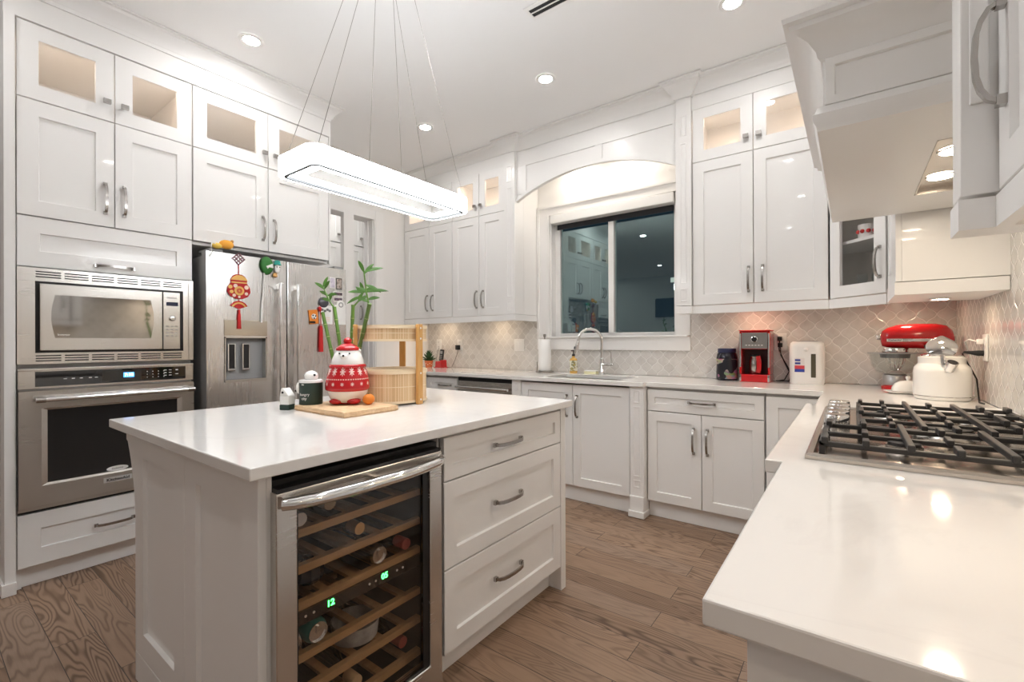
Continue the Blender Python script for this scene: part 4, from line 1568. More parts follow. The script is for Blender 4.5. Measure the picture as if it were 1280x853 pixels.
def grate(y0, y1, x0, x1):
    g = MB()
    zt = .040
    def bar(xa, xb, ya, yb, za=zt - .012, zb=zt):
        g.box(xa - ox, xb - ox, ya - oy, yb - oy, za, zb)
    w_ = .013
    for y in (y0, y1 - w_):
        bar(x0, x1, y, y + w_)
    for x in (x0, x1 - w_):
        bar(x, x + w_, y0, y1)
    ym = (y0 + y1) / 2
    bar(x0, x1, ym - w_ / 2, ym + w_ / 2)
    n_ = 6
    for i in range(n_ + 1):
        x = x0 + .012 + (x1 - x0 - .024) * i / n_
        if i in (2, 4):
            bar(x - w_ / 2, x + w_ / 2, y0 - .006, y1 + .006, zt - .004, zt + .012)
        else:
            ln = (.050, .036, .060)[i % 3]
            for ya, yb_ in ((y0 - .006, y0 + ln), (y1 - ln, y1 + .006)):
                bar(x - w_ / 2, x + w_ / 2, ya, yb_, zt - .004, zt + .012)
            if i % 2:
                bar(x - w_ / 2, x + w_ / 2, ym - .030, ym + .030, zt - .004, zt + .010)
    for x in (x0, x1 - w_):
        for y in (y0, y1 - w_):
            bar(x, x + w_, y, y + w_, .009, zt)
    return g.build('grate', IRON, ck, bevel=.0025)
grate(1.312, 1.618, -.066, .425)
grate(1.626, 1.918, .010, .425)
grate(1.926, 2.232, .010, .425)

# ================================================================== ON THE ISLAND
o = thing('raw_edge_board', 'rough wooden board under the red and white bear jar', 'board', (-1.70, 1.12, IT), 0)
mb = MB()
xs = [-.180 + .36 * i / 18 for i in range(19)]
rng = random.Random(3)
ring_lo, ring_hi = [], []
def edge(seq, amp):
    return [(x + rng.uniform(-amp, amp), y + rng.uniform(-amp, amp)) for x, y in seq]
outl = edge([(x, -.125) for x in xs], .003) + edge([(.182, -.1 + .22 * i / 8) for i in range(9)], .003) + [(x, .130) for x in xs[::-1]] + [(-.184, .1 - .2 * i / 6) for i in range(7)]
lo = [(x * .975, y * .965, 0) for x, y in outl]
m1 = [(x * 1.0, y * 1.0, .007 + rng.uniform(-.002, .002)) for x, y in outl]
m2 = [(x * .985, y * .98, .012) for x, y in outl]
hi = [(x * .995, y * .99, .021) for x, y in outl]
mb.rings([lo, m1, m2, hi])
mb.build('plank', BOARD, o)
BT = IT + .0215

# bear jar
bj = thing('bear_cookie_jar', 'ceramic bear cookie jar in a red snowflake sweater and red bobble hat', 'cookie jar', (-1.749, 1.163, BT), 42)
BS = .93
N = 40
mb = MB()
mb.lathe([(.052, .006), (.066, .012), (.080, .030), (.088, .050), (.091, .060)], (0, 0, 0), N)
mb.build('belly', WHITEC, bj, smooth=60)
mb = MB()
mb.lathe([(.0915, .060), (.098, .066), (.0985, .076), (.097, .100), (.092, .130), (.084, .152), (.078, .160), (.082, .162), (.084, .168), (.081, .176), (.070, .178)], (0, 0, 0), N)
mb.build('sweater', SWEATER, bj, smooth=60)
mb = MB()
mb.lathe([(.074, .174), (.074, .180), (.068, .200), (.058, .225), (.048, .240), (.046, .244), (.030, .25)], (0, 0, 0), N)
mb.ball((0, -.058, .212), .018, 14, sy=1.1, sz=.75)
mb.build('head', WHITEC, bj, smooth=60)
mb = MB()
mb.lathe([(.050, .238), (.053, .242), (.051, .250), (.044, .256), (.030, .266), (.015, .271), (.001, .272)], (0, 0, 0), N)
mb.build('hat', REDP, bj, smooth=60)
MB().ball((0, 0, .281), .019, 16, sz=.85).build('bobble', REDP, bj, smooth=80)
mb = MB()
mb.ball((-.022, -.055, .226), .0042, 10)
mb.ball((.022, -.055, .226), .0042, 10)
mb.ball((0, -.077, .216), .0055, 10)
mb.build('eyes_and_nose', BLACKP, bj, smooth=80)
for sx in (-1, 1):
    mb = MB()
    mb.ball((sx * .038, -.046, .0155), .030, 16, sx=1.05, sy=1.25, sz=.5)
    mb.build('boot', REDP, bj, smooth=80)
mb = MB()
mb.lathe([(.050, .0005), (.058, .006), (.052, .010)], (0, 0, 0), N)
mb.build('foot_ring', REDP, bj, smooth=60)
for sx in (-1, 1):
    MB().ball((sx * .050, .0, .236), .011, 12, sy=.6).build('ear', WHITEC, bj, smooth=80)

for ch in bj.children_recursive:
    ch.data.transform(Matrix.Scale(BS, 4, (1, 0, 0)) @ Matrix.Scale(BS, 4, (0, 1, 0)) @ Matrix.Scale(.955, 4, (0, 0, 1)))

# green tin with a white bird on the lid
tn = thing('green_tin', 'dark green lettered tin with a white bird on its lid', 'tin', (-1.862, 1.060, BT), 40)
mb = MB()
mb.lathe([(.046, 0), (.047, .002), (.047, .098), (.045, .100), (.001, .100)], (0, 0, 0), 32)
mb.build('tin_body', GREEND, tn, smooth=40)
mb = MB()
mb.lathe([(.0475, .092), (.0478, .100), (.046, .103), (.001, .104)], (0, 0, 0), 32)
mb.build('lid', WHITEP, tn, smooth=40)
mb = MB()
mb.ball((0, .004, .118), .028, 18, sx=1.05, sy=1, sz=.85)
bb = mb.build('bird', WHITEC, tn, smooth=80)
mb = MB()
mb.ball((.020, -.014, .124), .0055, 10)
mb.build('bird_eye', BLACKP, bb, smooth=80)
mb = MB()
mb.ball((-.045, -.012, .070), .020, 14, sx=.55, sz=1.3)
bb = mb.build('bird_wing', WHITEC, tn, smooth=80)
MB().ball((-.055, -.020, .058), .005, 10).build('wing_spot', BLACKP, bb, smooth=80)
for txt, sz, z, xo in (('hungry', .0165, .044, -.012), ('city', .0165, .027, -.012), ('tea', .010, .086, -.018)):
    lt = lettering(txt, sz, WHITEP, tn, face_M(xo, -.0480, z), depth=.0004)
    for v_ in lt.data.vertices:     # wrap the print round the tin
        a = v_.co.x / .0475
        rr = -v_.co.y
        v_.co = Vector((rr * math.sin(a), -rr * math.cos(a), v_.co.z))

# little white carton with a green foot
c = thing('milk_carton_shaker', 'small white carton shaped shaker with a dark green base', 'shaker', (-1.925, .990, IT), 25)
mb = MB()
mb.box(-.022, .022, -.022, .022, .0, .022)
mb.build('base', GREEND, c, bevel=.003)
mb = MB()
mb.box(-.0215, .0215, -.0215, .0215, .0225, .060)
mb.prism([(-.0215, .060), (.0215, .060), (-.002, .092), (-.014, .092)], -.0215, .0215, 'y')
mb.build('carton', WHITEC, c, bevel=.003)
MB().ball((-.006, -.0215, .074), .005, 10).build('dark_spot', BLACKP, c, smooth=80)

o = thing('orange', 'small orange resting on the board beside the bear jar', 'orange', (-1.640, 1.190, BT + .0225), 0)
mb = MB()
mb.ball((0, 0, 0), .025, 20, sz=.9)
mb.build('peel', ORANGE, o, smooth=80)
MB().cyl((0, 0, .0222), .0025, .003, n=8).build('stem_end', LEAFD, o)

# lucky bamboo: stalks standing in a vase hidden behind the jar
VX, VY = -1.955, 1.295
o = thing('bamboo_vase', 'glass vase behind the bear jar holding the lucky bamboo', 'vase', (VX, VY, IT), 0)
mb = MB()
mb.lathe([(.040, 0), (.046, .006), (.050, .11), (.046, .11), (.042, .01), (.001, .008)], (0, 0, 0), 24)
mb.build('vase_body', JARG, o, smooth=50)
ndir = Vector((math.sin(R(36.64)), math.cos(R(36.64)), 0))
def leaf(mb, base, d, ln, w, droop=.35):
    d = Vector(d).normalized()
    side = d.cross(Vector((math.sin(R(36)), -math.cos(R(36)) * 0 - .8, .25)))
    if side.length < .1:
        side = Vector((1, 0, 0))
    side.normalize()
    up = side.cross(d)
    rows = []
    n = 7
    for i in range(n + 1):
        s_ = i / n
        c_ = Vector(base) + d * ln * s_ - Vector((0, 0, 1)) * droop * ln * s_ * s_
        ww = w * math.sin(PI * min(.98, s_ * .9 + .08)) ** .8 * .5
        rows.append([c_ - side * ww, c_ + up * w * -.10, c_ + side * ww, c_ + up * w * .06])
    mb.rings(rows)
def bamboo(label, bx, by, tx, ty, tz, shoots):
    o = thing('bamboo_stalk', label, 'plant', (VX + bx, VY + by, IT + .012), 0, 'lucky bamboo stalks')
    top_ = Vector((tx - VX - bx, ty - VY - by, tz - IT - .012))
    ns = 7
    mb, nd = MB(), MB()
    pts, rad = [], []
    r0 = .0088
    for i in range(ns * 4 + 1):
        s_ = i / (ns * 4)
        pts.append(top_ * s_)
        rad.append(r0 * (1.10 if i % 4 == 0 else .97))
    mb.tube(pts, r0, 10, radii=rad)
    mb.build('stalk', STALK, o, smooth=50)
    for i in range(1, ns):
        c_ = top_ * (i / ns)
        dd = top_.normalized()
        nd.tube([c_ - dd * .0012, c_ + dd * .0012], r0 * 1.13, 10)
    nd.build('joint_rings', NODEM, o, smooth=50)
    for (h, dx, dz, sl, leaves) in shoots:
        base = top_ * h
        rt = Vector((math.cos(R(36.64)), math.sin(R(36.64)), 0))
        tip = base + rt * dx + Vector((0, 0, dz))
        mb = MB()
        mb.tube([base, base + (tip - base) * .4 + rt * dx * .12, tip], .0035, 7, radii=[.0045, .0038, .003])
        sh = mb.build('shoot', STALK, o, smooth=60)
        lf = MB()
        rg = random.Random(int(abs(dx) * 1e4) + int(dz * 1e3))
        for (a, ln, t_) in leaves:
            b_ = base + (tip - base) * t_
            d_ = rt * math.cos(R(a)) + Vector((0, 0, 1)) * math.sin(R(a)) + ndir * rg.uniform(-.5, .3)
            leaf(lf, b_, d_, ln * .92, .0165, .22)
        lf.build('leaves', LEAF, sh, smooth=60)
bamboo('leaning bamboo stalk nearest the fridge, next to the red tassel magnet', -.022, -.012, -2.085, 1.248, 1.346, [])
bamboo('second bamboo stalk from the fridge, leafy shoot at its cut top', -.010, .010, -2.035, 1.280, 1.372, [(.985, -.055, .105, 0, [(80, .075, 1), (120, .07, .9), (35, .07, .9), (150, .06, .6), (10, .06, .6), (60, .05, .4), (140, .05, .35)])])
bamboo('dark bamboo stalk with a bushy low shoot, third from the fridge', .010, .006, -1.910, 1.300, 1.378, [(.975, .050, .070, 0, [(20, .075, 1), (75, .07, 1), (160, .08, 1), (190, .075, .7), (110, .06, .9), (350, .05, .6), (45, .05, .5)])])
bamboo('tallest bamboo stalk with a long upright shoot, nearest the steamer handle', .024, -.012, -1.700, 1.240, 1.369, [(.975, -.022, .150, 0, [(88, .075, 1), (28, .10, 1), (60, .08, .95), (345, .075, .62), (10, .11, .42), (150, .06, .4), (205, .05, .3), (20, .06, .2)])])

# bamboo steamer carrier
SXc, SYc, SR = -1.765, 1.417, .157
s_ = thing('bamboo_steamer', 'two-tier bamboo steamer basket held by wooden posts on the island', 'steamer basket', (SXc, SYc, IT), 0)
def tier(z0, z1, name, lid=False):
    mb = MB()
    mb.lathe([(SR - .004, z0 + .006), (SR, z0 + .008), (SR, z1 - .014), (SR - .010, z1 - .014), (SR - .010, z0 + .008)], (0, 0, 0), 48, cap0=False, cap1=False)
    t_ = mb.build(name, SLATS, s_, smooth=40)
    mb = MB()
    mb.lathe([(SR - .012, z1 - .016), (SR + .005, z1 - .016), (SR + .005, z1), (SR - .012, z1)], (0, 0, 0), 48, cap0=False, cap1=False)
    mb.lathe([(SR - .012, z0), (SR + .004, z0), (SR + .004, z0 + .010), (SR - .012, z0 + .010)], (0, 0, 0), 48, cap0=False, cap1=False)
    mb.build('hoop', WEAVE, t_, smooth=40)
    mb = MB()
    mb.lathe([(SR - .011, z0 + .004), (SR - .011, z0 + .008), (.001, z0 + .008), (.001, z0 + .004)], (0, 0, 0), 48, cap0=False, cap1=False)
    mb.build('woven_base', WEAVE, t_)
    if lid:
        mb = MB()
        mb.lathe([(SR - .003, z1 + .0005), (SR - .003, z1 + .004), (.001, z1 + .008)], (0, 0, 0), 48, cap0=False)
        mb.build('lid', WEAVE, t_, smooth=40)
    mb = MB()
    for zz in (z0 + (z1 - z0) * .5,):
        mb.lathe([(SR - .002, zz - .0015), (SR + .0012, zz - .0015), (SR + .0012, zz + .0015), (SR - .002, zz + .0015)], (0, 0, 0), 48, cap0=False, cap1=False)
    mb.build('binding', WEAVE, t_)
tier(.008, .156, 'lower_basket', True)
tier(.288, .362, 'upper_basket')
for a in (4.6, 124.6, 244.6):
    px, py = (SR + .0145) * math.cos(R(a)), (SR + .0145) * math.sin(R(a))
    mb = MB(Matrix.Translation((px, py, 0)) @ Matrix.Rotation(R(a), 4, 'Z'))
    mb.box(-.009, .009, -.015, .015, 0, .366)
    po = mb.build('post', POSTW, s_, bevel=.003)
    mb = MB(Matrix.Translation((px, py, 0)) @ Matrix.Rotation(R(a), 4, 'Z'))
    for zz in (.022, .142, .300, .348):
        mb.lathe([(.0045, .009), (.0045, .0105), (.001, .0112)], (0, 0, zz), 10, 'x')
    mb.build('pins', WHITEP, po)
# ================================================================== THINGS ON THE FRIDGE DOORS
MX = FX + .0005                 # outer skin of the doors (world x)
def onfridge(name, label, cat, y, z, group=None):
    return thing(name, label, cat, (MX, y, z), 90, group)    # local x = world y, local -y = into the room
# hanging lucky charm
o = onfridge('lucky_charm', 'red and gold money bag charm with knot, fan and tassel on the freezer door', 'ornament', 1.292, 1.548)
mb = MB()
for k in (-.026, -.009, .009, .026):
    for flip in (0, 1):
        q0, q1 = ((k, -.028), (k, .028)) if flip else ((-.028, k), (.028, k))
        mb.tube([((u - w_) * .7, -.005 - .001 * flip, .180 + (u + w_) * .7) for u, w_ in (q0, q1)], .0024, 6)
kn = mb.build('knot', mat('plum_cord', (.22, .07, .10), .6), o)
mb = MB()
mb.tube([(0, -.004, .145), (0, -.004, .06)], .002, 6)
mb.tube([(0, -.004, -.075), (0, -.004, -.135)], .002, 6)
mb.build('cord', REDC, o)
def blob(pts, y0, y1):
    return MB().prism(pts, y0, y1, 'y')
bag = [(-.036, .070), (-.050, .045), (-.046, .030), (-.066, .000), (-.070, -.030), (-.052, -.058), (-.020, -.073), (.020, -.073), (.052, -.058), (.070, -.030), (.066, .000), (.046, .030), (.050, .045), (.036, .070), (.016, .082), (-.016, .082)]
bg = blob(bag, -.010, -.001).build('money_bag', REDP, o, bevel=.003)
mb = MB()
mb.prism([(-.038, .062), (-.050, .045), (.050, .045), (.038, .062), (.016, .076), (-.016, .076)], -.0125, -.009, 'y')
mb.prism([(-.046, .034), (.046, .034), (.044, .026), (-.044, .026)], -.0125, -.009, 'y')
for cx, cz, r in ((0, -.022, .029), (-.052, .0, .012), (-.045, -.03, .011)):
    mb.lathe([(r, .009), (r, .013), (.001, .014)], (cx, 0, cz), 18, 'y')
mb.build('gold_print', GOLD, bg)
mb = MB()
for cx, cz, r in ((.043, .002, .013), (-.022, .008, .012), (.042, -.038, .010), (-.030, -.052, .010), (.0, -.060, .007)):
    mb.lathe([(r, .009), (r, .0128), (.001, .0135)], (cx, 0, cz), 14, 'y')
mb.build('blossoms', PINKW, bg)
mb = MB()
for i, (r, z) in enumerate(((.016, -.022), (.010, -.022))):
    mb.lathe([(r, .014), (r, .0152), (r - .004, .0152), (r - .004, .014)], (0, 0, z), 16, 'y', cap0=False, cap1=False)
mb.build('coin_rings', REDC, bg)
fan = [(0, -.137)] + [(.055 * math.cos(R(a)), -.137 + .052 * math.sin(R(a))) for a in range(22, 159, 9)]
fn = blob(fan, -.008, -.001).build('fan', REDP, o, bevel=.002)
mb = MB()
for a in range(30, 151, 15):
    mb.ball((.040 * math.cos(R(a)), -.0085, -.137 + .038 * math.sin(R(a))), .006, 8, sy=.3)
mb.build('fan_gilding', GOLD, fn)
mb = MB()
mb.lathe([(.004, -.140), (.007, -.148), (.006, -.158), (.009, -.172), (.0125, -.262), (.001, -.262)], (0, -.009, 0), 14, sy=.6)
mb.build('tassel', REDC, o, smooth=50)
# toys and magnets
o = onfridge('plush_toy', 'orange and yellow plush toy with a white string, on top of the freezer door', 'plush toy', 1.205, 1.803)
mb = MB()
mb.ball((.030, .030, .010), .034, 16, sx=1.25, sy=.8, sz=.85)
mb.build('plush_body', PLUSH, o, smooth=80)
mb = MB()
mb.ball((-.030, .015, -.008), .022, 14, sx=1.3, sz=.85)
mb.build('plush_arm', YELLOW, o, smooth=80)
mb = MB()
mb.ball((.062, .028, .034), .010, 10)
mb.build('plush_ear', POSTW, o, smooth=80)
mb = MB()
mb.tube([(-.045, -.004, .0), (-.066, -.012, .004), (-.072, -.014, -.025), (-.066, -.014, -.060), (-.080, -.014, -.085)], .003, 6)
mb.build('string', WHITEP, o, smooth=60)
o = onfridge('green_magnet', 'round dark green felt magnet with a white bow on the freezer door', 'magnet', 1.462, 1.708)
mb = MB()
mb.lathe([(.036, .001), (.042, .010), (.038, .020), (.020, .024), (.001, .025)], (0, 0, 0), 24, 'y', sy=1.38)
mb.build('felt_body', GREENF, o, smooth=60)
mb = MB()
mb.lathe([(.043, .001), (.045, .005), (.043, .008)], (0, 0, 0), 24, 'y', sy=1.38, cap1=False)
mb.build('rim', LEAFD, o, smooth=60)
mb = MB()
mb.prism([(-.006, -.004), (.030, .014), (.034, -.016), (.008, -.012), (-.002, -.024), (-.012, -.006)], -.030, -.024, 'y')
mb.build('bow', WHITEP, o, bevel=.002)
o = onfridge('white_cable', 'white cable hanging below the green magnet on the freezer door', 'cable', 1.446, 1.650)
mb = MB()
mb.tube([(.0, -.006, .012), (-.002, -.007, -.04), (-.008, -.007, -.12), (-.014, -.006, -.20), (-.018, -.006, -.32)], .0062, 8)
mb.build('cable_cord', WHITEP, o, smooth=60)
o = onfridge('hatted_magnet', 'small white figurine magnet with a teal hat and tan base', 'magnet', 1.528, 1.700)
mb = MB()
mb.ball((0, -.016, -.008), .024, 14, sx=.85, sy=.55, sz=1.25)
mb.build('figurine_body', WHITEC, o, smooth=80)
mb = MB()
mb.lathe([(.026, .020), (.020, .028), (.017, .048), (.001, .052)], (.002, -.016, 0), 14, sy=.6)
mb.build('hat', mat('teal_hat', (.02, .30, .24), .6), o, smooth=50)
MB().lathe([(.001, -.068), (.016, -.060), (.012, -.036), (.001, -.034)], (-.014, -.014, 0), 12, sy=.6).build('tan_base', POSTW, o, smooth=50)
mb = MB()
mb.ball((.010, -.029, .004), .0035, 8)
mb.ball((-.008, -.029, .004), .0035, 8)
mb.build('eyes', BLACKP, o, smooth=80)
# pictures on the fridge door
def print_(name, label, y, z, w, h, m, border=PAPER, rot=0):
    o = onfridge(name, label, 'photo', y, z)
    mb = MB(Matrix.Rotation(R(rot), 4, 'Y'))
    mb.box(-w / 2, w / 2, -.002, -.0006, -h / 2, h / 2)
    mb.build('card', border, o)
    mb = MB(Matrix.Rotation(R(rot), 4, 'Y'))
    mb.box(-w / 2 + .005, w / 2 - .005, -.0028, -.0018, -h / 2 + .006, h / 2 - .006)
    mb.build('picture', m, o)
    return o
print_('photo_print', 'pale lilac photo print at the top corner of the fridge door', 1.944, 1.643, .046, .082, photo_mat('lilac_photo', [(.50, .45, .55), (.72, .68, .75)], 40))
print_('photo_print', 'brownish photo print next to the lilac one on the fridge door', 1.998, 1.640, .048, .085, photo_mat('brown_photo', [(.15, .13, .11), (.42, .34, .30), (.55, .50, .46)], 50), BLACKP)
print_('photo_strip', 'dark landscape photo strip, upper of the pair on the fridge door', 1.990, 1.563, .078, .034, photo_mat('dusk_photo', [(.02, .03, .08), (.20, .12, .12), (.03, .03, .06)], 60))
print_('photo_strip', 'dark landscape photo strip, lower of the pair on the fridge door', 1.990, 1.523, .078, .034, photo_mat('night_photo', [(.02, .03, .08), (.22, .14, .16), (.02, .02, .05)], 70))
o = onfridge('long_card', 'long white card with a round emblem near the edge of the fridge door', 'card', 2.006, 1.420)
MB().box(-.048, .048, -.003, -.0006, -.088, .062).build('card', PAPER, o)
MB().lathe([(.036, .0007), (.036, .0032), (.001, .0034)], (.006, 0, .062), 24, 'y').build('card_top', PAPER, o, smooth=30)
MB().lathe([(.020, .0034), (.020, .0042), (.012, .0042), (.012, .0034)], (.006, 0, .062), 20, 'y', cap0=False, cap1=False).build('emblem', GREYM, o)
o = onfridge('round_magnet', 'round dark blue grey magnet above the paper note', 'magnet', 1.868, 1.492)
mb = MB()
mb.lathe([(.038, .001), (.038, .012), (.030, .020), (.001, .024)], (0, 0, 0), 22, 'y')
mb.build('dome', mat('slate_dome', (.06, .065, .08), .2, coat=.5), o, smooth=50)
o = onfridge('paper_note', 'pale paper note with dark sketches under the round magnet', 'note', 1.890, 1.408)
MB().box(-.052, .052, -.002, -.0006, -.075, .062).build('paper', PAPER, o)
mb = MB()
for k, (cx, cz) in enumerate(((-.03, .03), (-.008, .022), (.012, .032), (.03, .024))):
    mb.ball((cx, -.0024, cz), .012, 8, sy=.08, sz=.8)
mb.build('sketch', GREYD, o)
mb = MB()
for k in range(3):
    mb.box(-.03, .032, -.0026, -.0019, -.028 - k * .012, -.024 - k * .012)
mb.build('pink_lines', PINKW, o)
o = onfridge('tassel_charm', 'orange square charm with a long red tassel on the fridge door', 'ornament', 1.808, 1.385)
MB(Matrix.Rotation(R(-6), 4, 'Y')).box(-.052, .018, -.008, -.001, -.052, .050).build('square_charm', ORANGE, o, bevel=.004)
mb = MB()
mb.ball((-.016, -.009, .0), .020, 10, sy=.12)
mb.build('charm_face', WHITEP, o, smooth=80)
mb = MB()
for dx, dz in ((-.024, .008), (-.004, .004), (-.014, -.012)):
    mb.ball((dx, -.0115, dz), .006, 8, sy=.2)
mb.box(-.048, -.006, -.0105, -.007, -.047, -.034)
mb.build('charm_markings', BLACKP, o)
mb = MB()
mb.ball((.030, -.010, .055), .013, 10, sz=1.5, sy=.8)
mb.tube([(.030, -.010, .06), (.036, -.010, .0), (.036, -.010, -.07)], .0035, 6)
mb.lathe([(.008, -.065), (.014, -.082), (.019, -.255), (.001, -.256)], (.036, -.011, 0), 14, sy=.55)
mb.build('tassel', REDC, o, smooth=50)

# ================================================================== BACK COUNTER, left to right
# potted succulent
o = thing('potted_plant', 'small spiky green plant in an orange patterned pot at the far corner', 'plant', (-3.745, 3.50, CT), 0)
mb = MB()
mb.lathe([(.034, 0), (.036, .004), (.048, .070), (.050, .074), (.045, .074), (.042, .060), (.001, .058)], (0, 0, 0), 24)
pt = mb.build('pot', TERRA, o, smooth=45)
mb = MB()
for k in range(12):
    a = 2 * PI * k / 12
    mb.ball((.0405 * math.cos(a), .0405 * math.sin(a), .032 + .012 * (k % 2)), .0065, 8)
mb.build('pale_pattern', PINKW, pt, smooth=80)
mb = MB()
rg = random.Random(5)
for k in range(26):
    a = 2 * PI * k * .382
    el = R(85 - 60 * (k / 26))
    leaf(mb, (0, 0, .060 + .04 * (1 - k / 26)), (math.cos(a) * math.cos(el), math.sin(a) * math.cos(el), math.sin(el)), .085 + .03 * rg.random(), .014, .12)
mb.build('leaves', LEAFD, o, smooth=60)
# cordless phone in its red cradle
o = thing('phone_cradle', 'glossy red charging cradle beside the spiky potted plant', 'phone base', (-3.585, 3.53, CT), 0)
mb = MB()
mb.prism([(-.050, 0), (.050, 0), (.044, .080), (.030, .086), (.026, .070), (-.026, .064), (-.034, .072), (-.044, .068)], -.045, .040, 'y')
mb.build('cradle_body', REDP, o, bevel=.005)
MB().box(-.062, .062, -.055, .05, .0005, .008).build('foot_plate', REDP, o, bevel=.003)
MB().tube([(-.145, YB - .02 - 3.53, .21), (-.160, YB - .032 - 3.53, .16), (-.165, YB - .04 - 3.53, .09), (-.145, YB - .05 - 3.53, .02), (-.10, YB - .07 - 3.53, .004), (-.06, .03, .004)], .0022, 6).build('line_cord', GREYD, o, smooth=60)
o = thing('cordless_phone', 'black cordless phone standing in the red cradle', 'phone', (-3.592, 3.535, CT + .072), 12)
MB(Matrix.Rotation(R(8), 4, 'Y')).box(-.022, .022, -.012, .012, 0, .125).build('handset', BLACKP, o, bevel=.006)
MB(Matrix.Rotation(R(8), 4, 'Y')).box(-.015, .015, -.0135, -.0118, .078, .108).build('screen', GREYM, o)
mb = MB(Matrix.Rotation(R(8), 4, 'Y'))
for i in range(3):
    for k in range(4):
        mb.box(-.014 + i * .0105, -.007 + i * .0105, -.0132, -.0118, .018 + k * .013, .026 + k * .013)
mb.build('keys', GREYM, o)
# wall plates -----------------------------------------------------
def plate(label, x, z, w, h, kind='outlet', cat='outlet'):
    o = thing('wall_' + kind, label, cat, (x, YB - .0105, z), 0)
    MB().box(-w / 2, w / 2, -.006, 0, -h / 2, h / 2).build('plate', WHITEP, o, bevel=.002)
    if kind == 'outlet':
        for zz in (-.027, .027):
            s1 = MB().box(-.016, .016, -.0085, -.0055, zz - .018, zz + .018).build('socket', WHITEP, o, bevel=.002)
            mb = MB()
            for xx in (-.006, .006):
                mb.box(xx - .0012, xx + .0012, -.0092, -.0082, zz - .004, zz + .008)
            mb.build('slots', DARK, s1)
    else:
        n = 2
        for i in range(n):
            xx = (i - .5) * .048
            MB().box(xx - .017, xx + .017, -.0095, -.0055, -.034, .034).build('rocker', WHITEP, o, bevel=.003)
    return o
plate('white double socket above the red phone cradle', -3.735, 1.168, .075, .118)
plate('white socket with a black adapter, between phone and dishwasher', -3.415, 1.165, .075, .118)
plate('white double light switch plate beside the paper towel', -2.625, 1.165, .118, .118, 'switch', 'light switch')
plate('white socket between the red coffee maker and the water boiler', -.400, 1.190, .075, .118)
o = thing('phone_adapter', 'black plug adapter with a thin cord leading to the phone cradle', 'adapter', (-3.425, YB - .0205, 1.138), 0)
MB().box(-.022, .022, -.035, .0, -.026, .026).build('adapter_body', BLACKP, o, bevel=.004)
mb = MB()
mb.tube([(.0, -.018, -.026), (-.002, -.02, -.06), (-.03, -.025, -.13), (-.055, -.035, -.185), (-.060, -.05, -.2125), (-.09, -.07, -.2145), (-.12, -.09, -.2145)], .0022, 6)
mb.build('cord', RUBBER, o, smooth=60)
# paper towel
o = thing('paper_towel_holder', 'upright white paper towel roll on a steel stand by the window', 'paper towel', (-2.235, 3.500, CT), 0)
MB().lathe([(.082, 0), (.082, .012), (.078, .015), (.001, .015)], (0, 0, 0), 32).build('stand', NICKEL, o, smooth=40)
MB().lathe([(.006, .015), (.006, .318), (.012, .320), (.013, .345), (.001, .347)], (0, 0, 0), 14).build('rod', NICKEL, o, smooth=40)
MB().lathe([(.020, .018), (.056, .018), (.057, .020), (.057, .298), (.055, .300), (.020, .300)], (0, 0, 0), 36, cap0=False, cap1=False).build('paper_roll', PAPER, o, smooth=50)
MB().tube([(-.068, -.022, .014), (-.068, -.022, .095)], .004, 8).build('tension_arm', NICKEL, o, smooth=50)
# soap, sponge
o = thing('soap_bottle', 'amber hand soap bottle with pump and floral label beside the sink', 'soap bottle', (-1.965, 3.545, CT), 8)
MB().lathe([(.030, 0), (.033, .004), (.033, .115), (.028, .128), (.014, .136), (.012, .150), (.001, .151)], (0, 0, 0), 24).build('bottle_body', SOAPM, o, smooth=45)
MB().lathe([(.0333, .022), (.0336, .024), (.0336, .110), (.0333, .112)], (0, 0, 0), 24, cap0=False, cap1=False).build('floral_label', photo_mat('floral_label_print', [(.80, .78, .66), (.82, .78, .60), (.16, .17, .08), (.80, .62, .15)], 45), o, smooth=45)
mb = MB()
mb.lathe([(.014, .150), (.014, .166), (.005, .170), (.005, .192), (.010, .194), (.010, .202), (.001, .203)], (0, 0, 0), 14)
mb.box(-.006, .006, -.045, 0, .193, .201)
mb.build('pump', BLACKP, o, smooth=45)
o = thing('sponge', 'pale yellow sponge lying between soap bottle and faucet', 'sponge', (-1.800, 3.560, CT), 4)
MB().box(-.055, .055, -.032, .032, 0, .022).build('foam', SPONGE, o, bevel=.004)
MB().box(-.055, .055, -.032, .032, .0222, .029).build('scourer', PAPER, o, bevel=.002)
# faucet
o = thing('kitchen_faucet', 'chrome gooseneck faucet with pull-down spray and side lever', 'faucet', (-1.685, 3.525, CT), 0)
ang = R(-28)
pts = []
fz, fr = .285, .098
base = [(0, 0, .05), (0, 0, .15), (0, 0, fz)]
dx, dy = -math.cos(R(35)), -math.sin(R(35))
for i in range(0, 13):
    a = R(180 - 15 * i * 1.02)
    rr = fr * (1 + math.cos(a)) 
    pts.append((dx * rr, dy * rr, fz + fr * math.sin(a)))
mb = MB()
mb.tube(base + pts[1:], .0125, 14)
mb.build('neck', CHROME, o, smooth=60)
e_ = Vector(pts[-1])
mb = MB()
mb.tube([e_, e_ + Vector((dx * .012, dy * .012, -.045)), e_ + Vector((dx * .022, dy * .022, -.098))], .016, 14, radii=[.0145, .017, .0165])
sp_ = mb.build('spray_head', CHROME, o, smooth=50)
MB().ball(tuple(e_ + Vector((dx * .030, dy * .030, -.055))), .008, 10, sz=2).build('spray_button', BLACKP, sp_, smooth=80)
MB().lathe([(.030, 0), (.030, .005), (.024, .010), (.020, .016), (.019, .130), (.017, .140), (.0125, .145)], (0, 0, 0), 24).build('body', CHROME, o, smooth=45)
mb = MB()
mb.lathe([(.014, .015), (.014, .080), (.016, .082), (.016, .098), (.001, .099)], (0, 0, .085), 18, 'x')
lv = mb.build('lever_hub', CHROME, o, smooth=45)
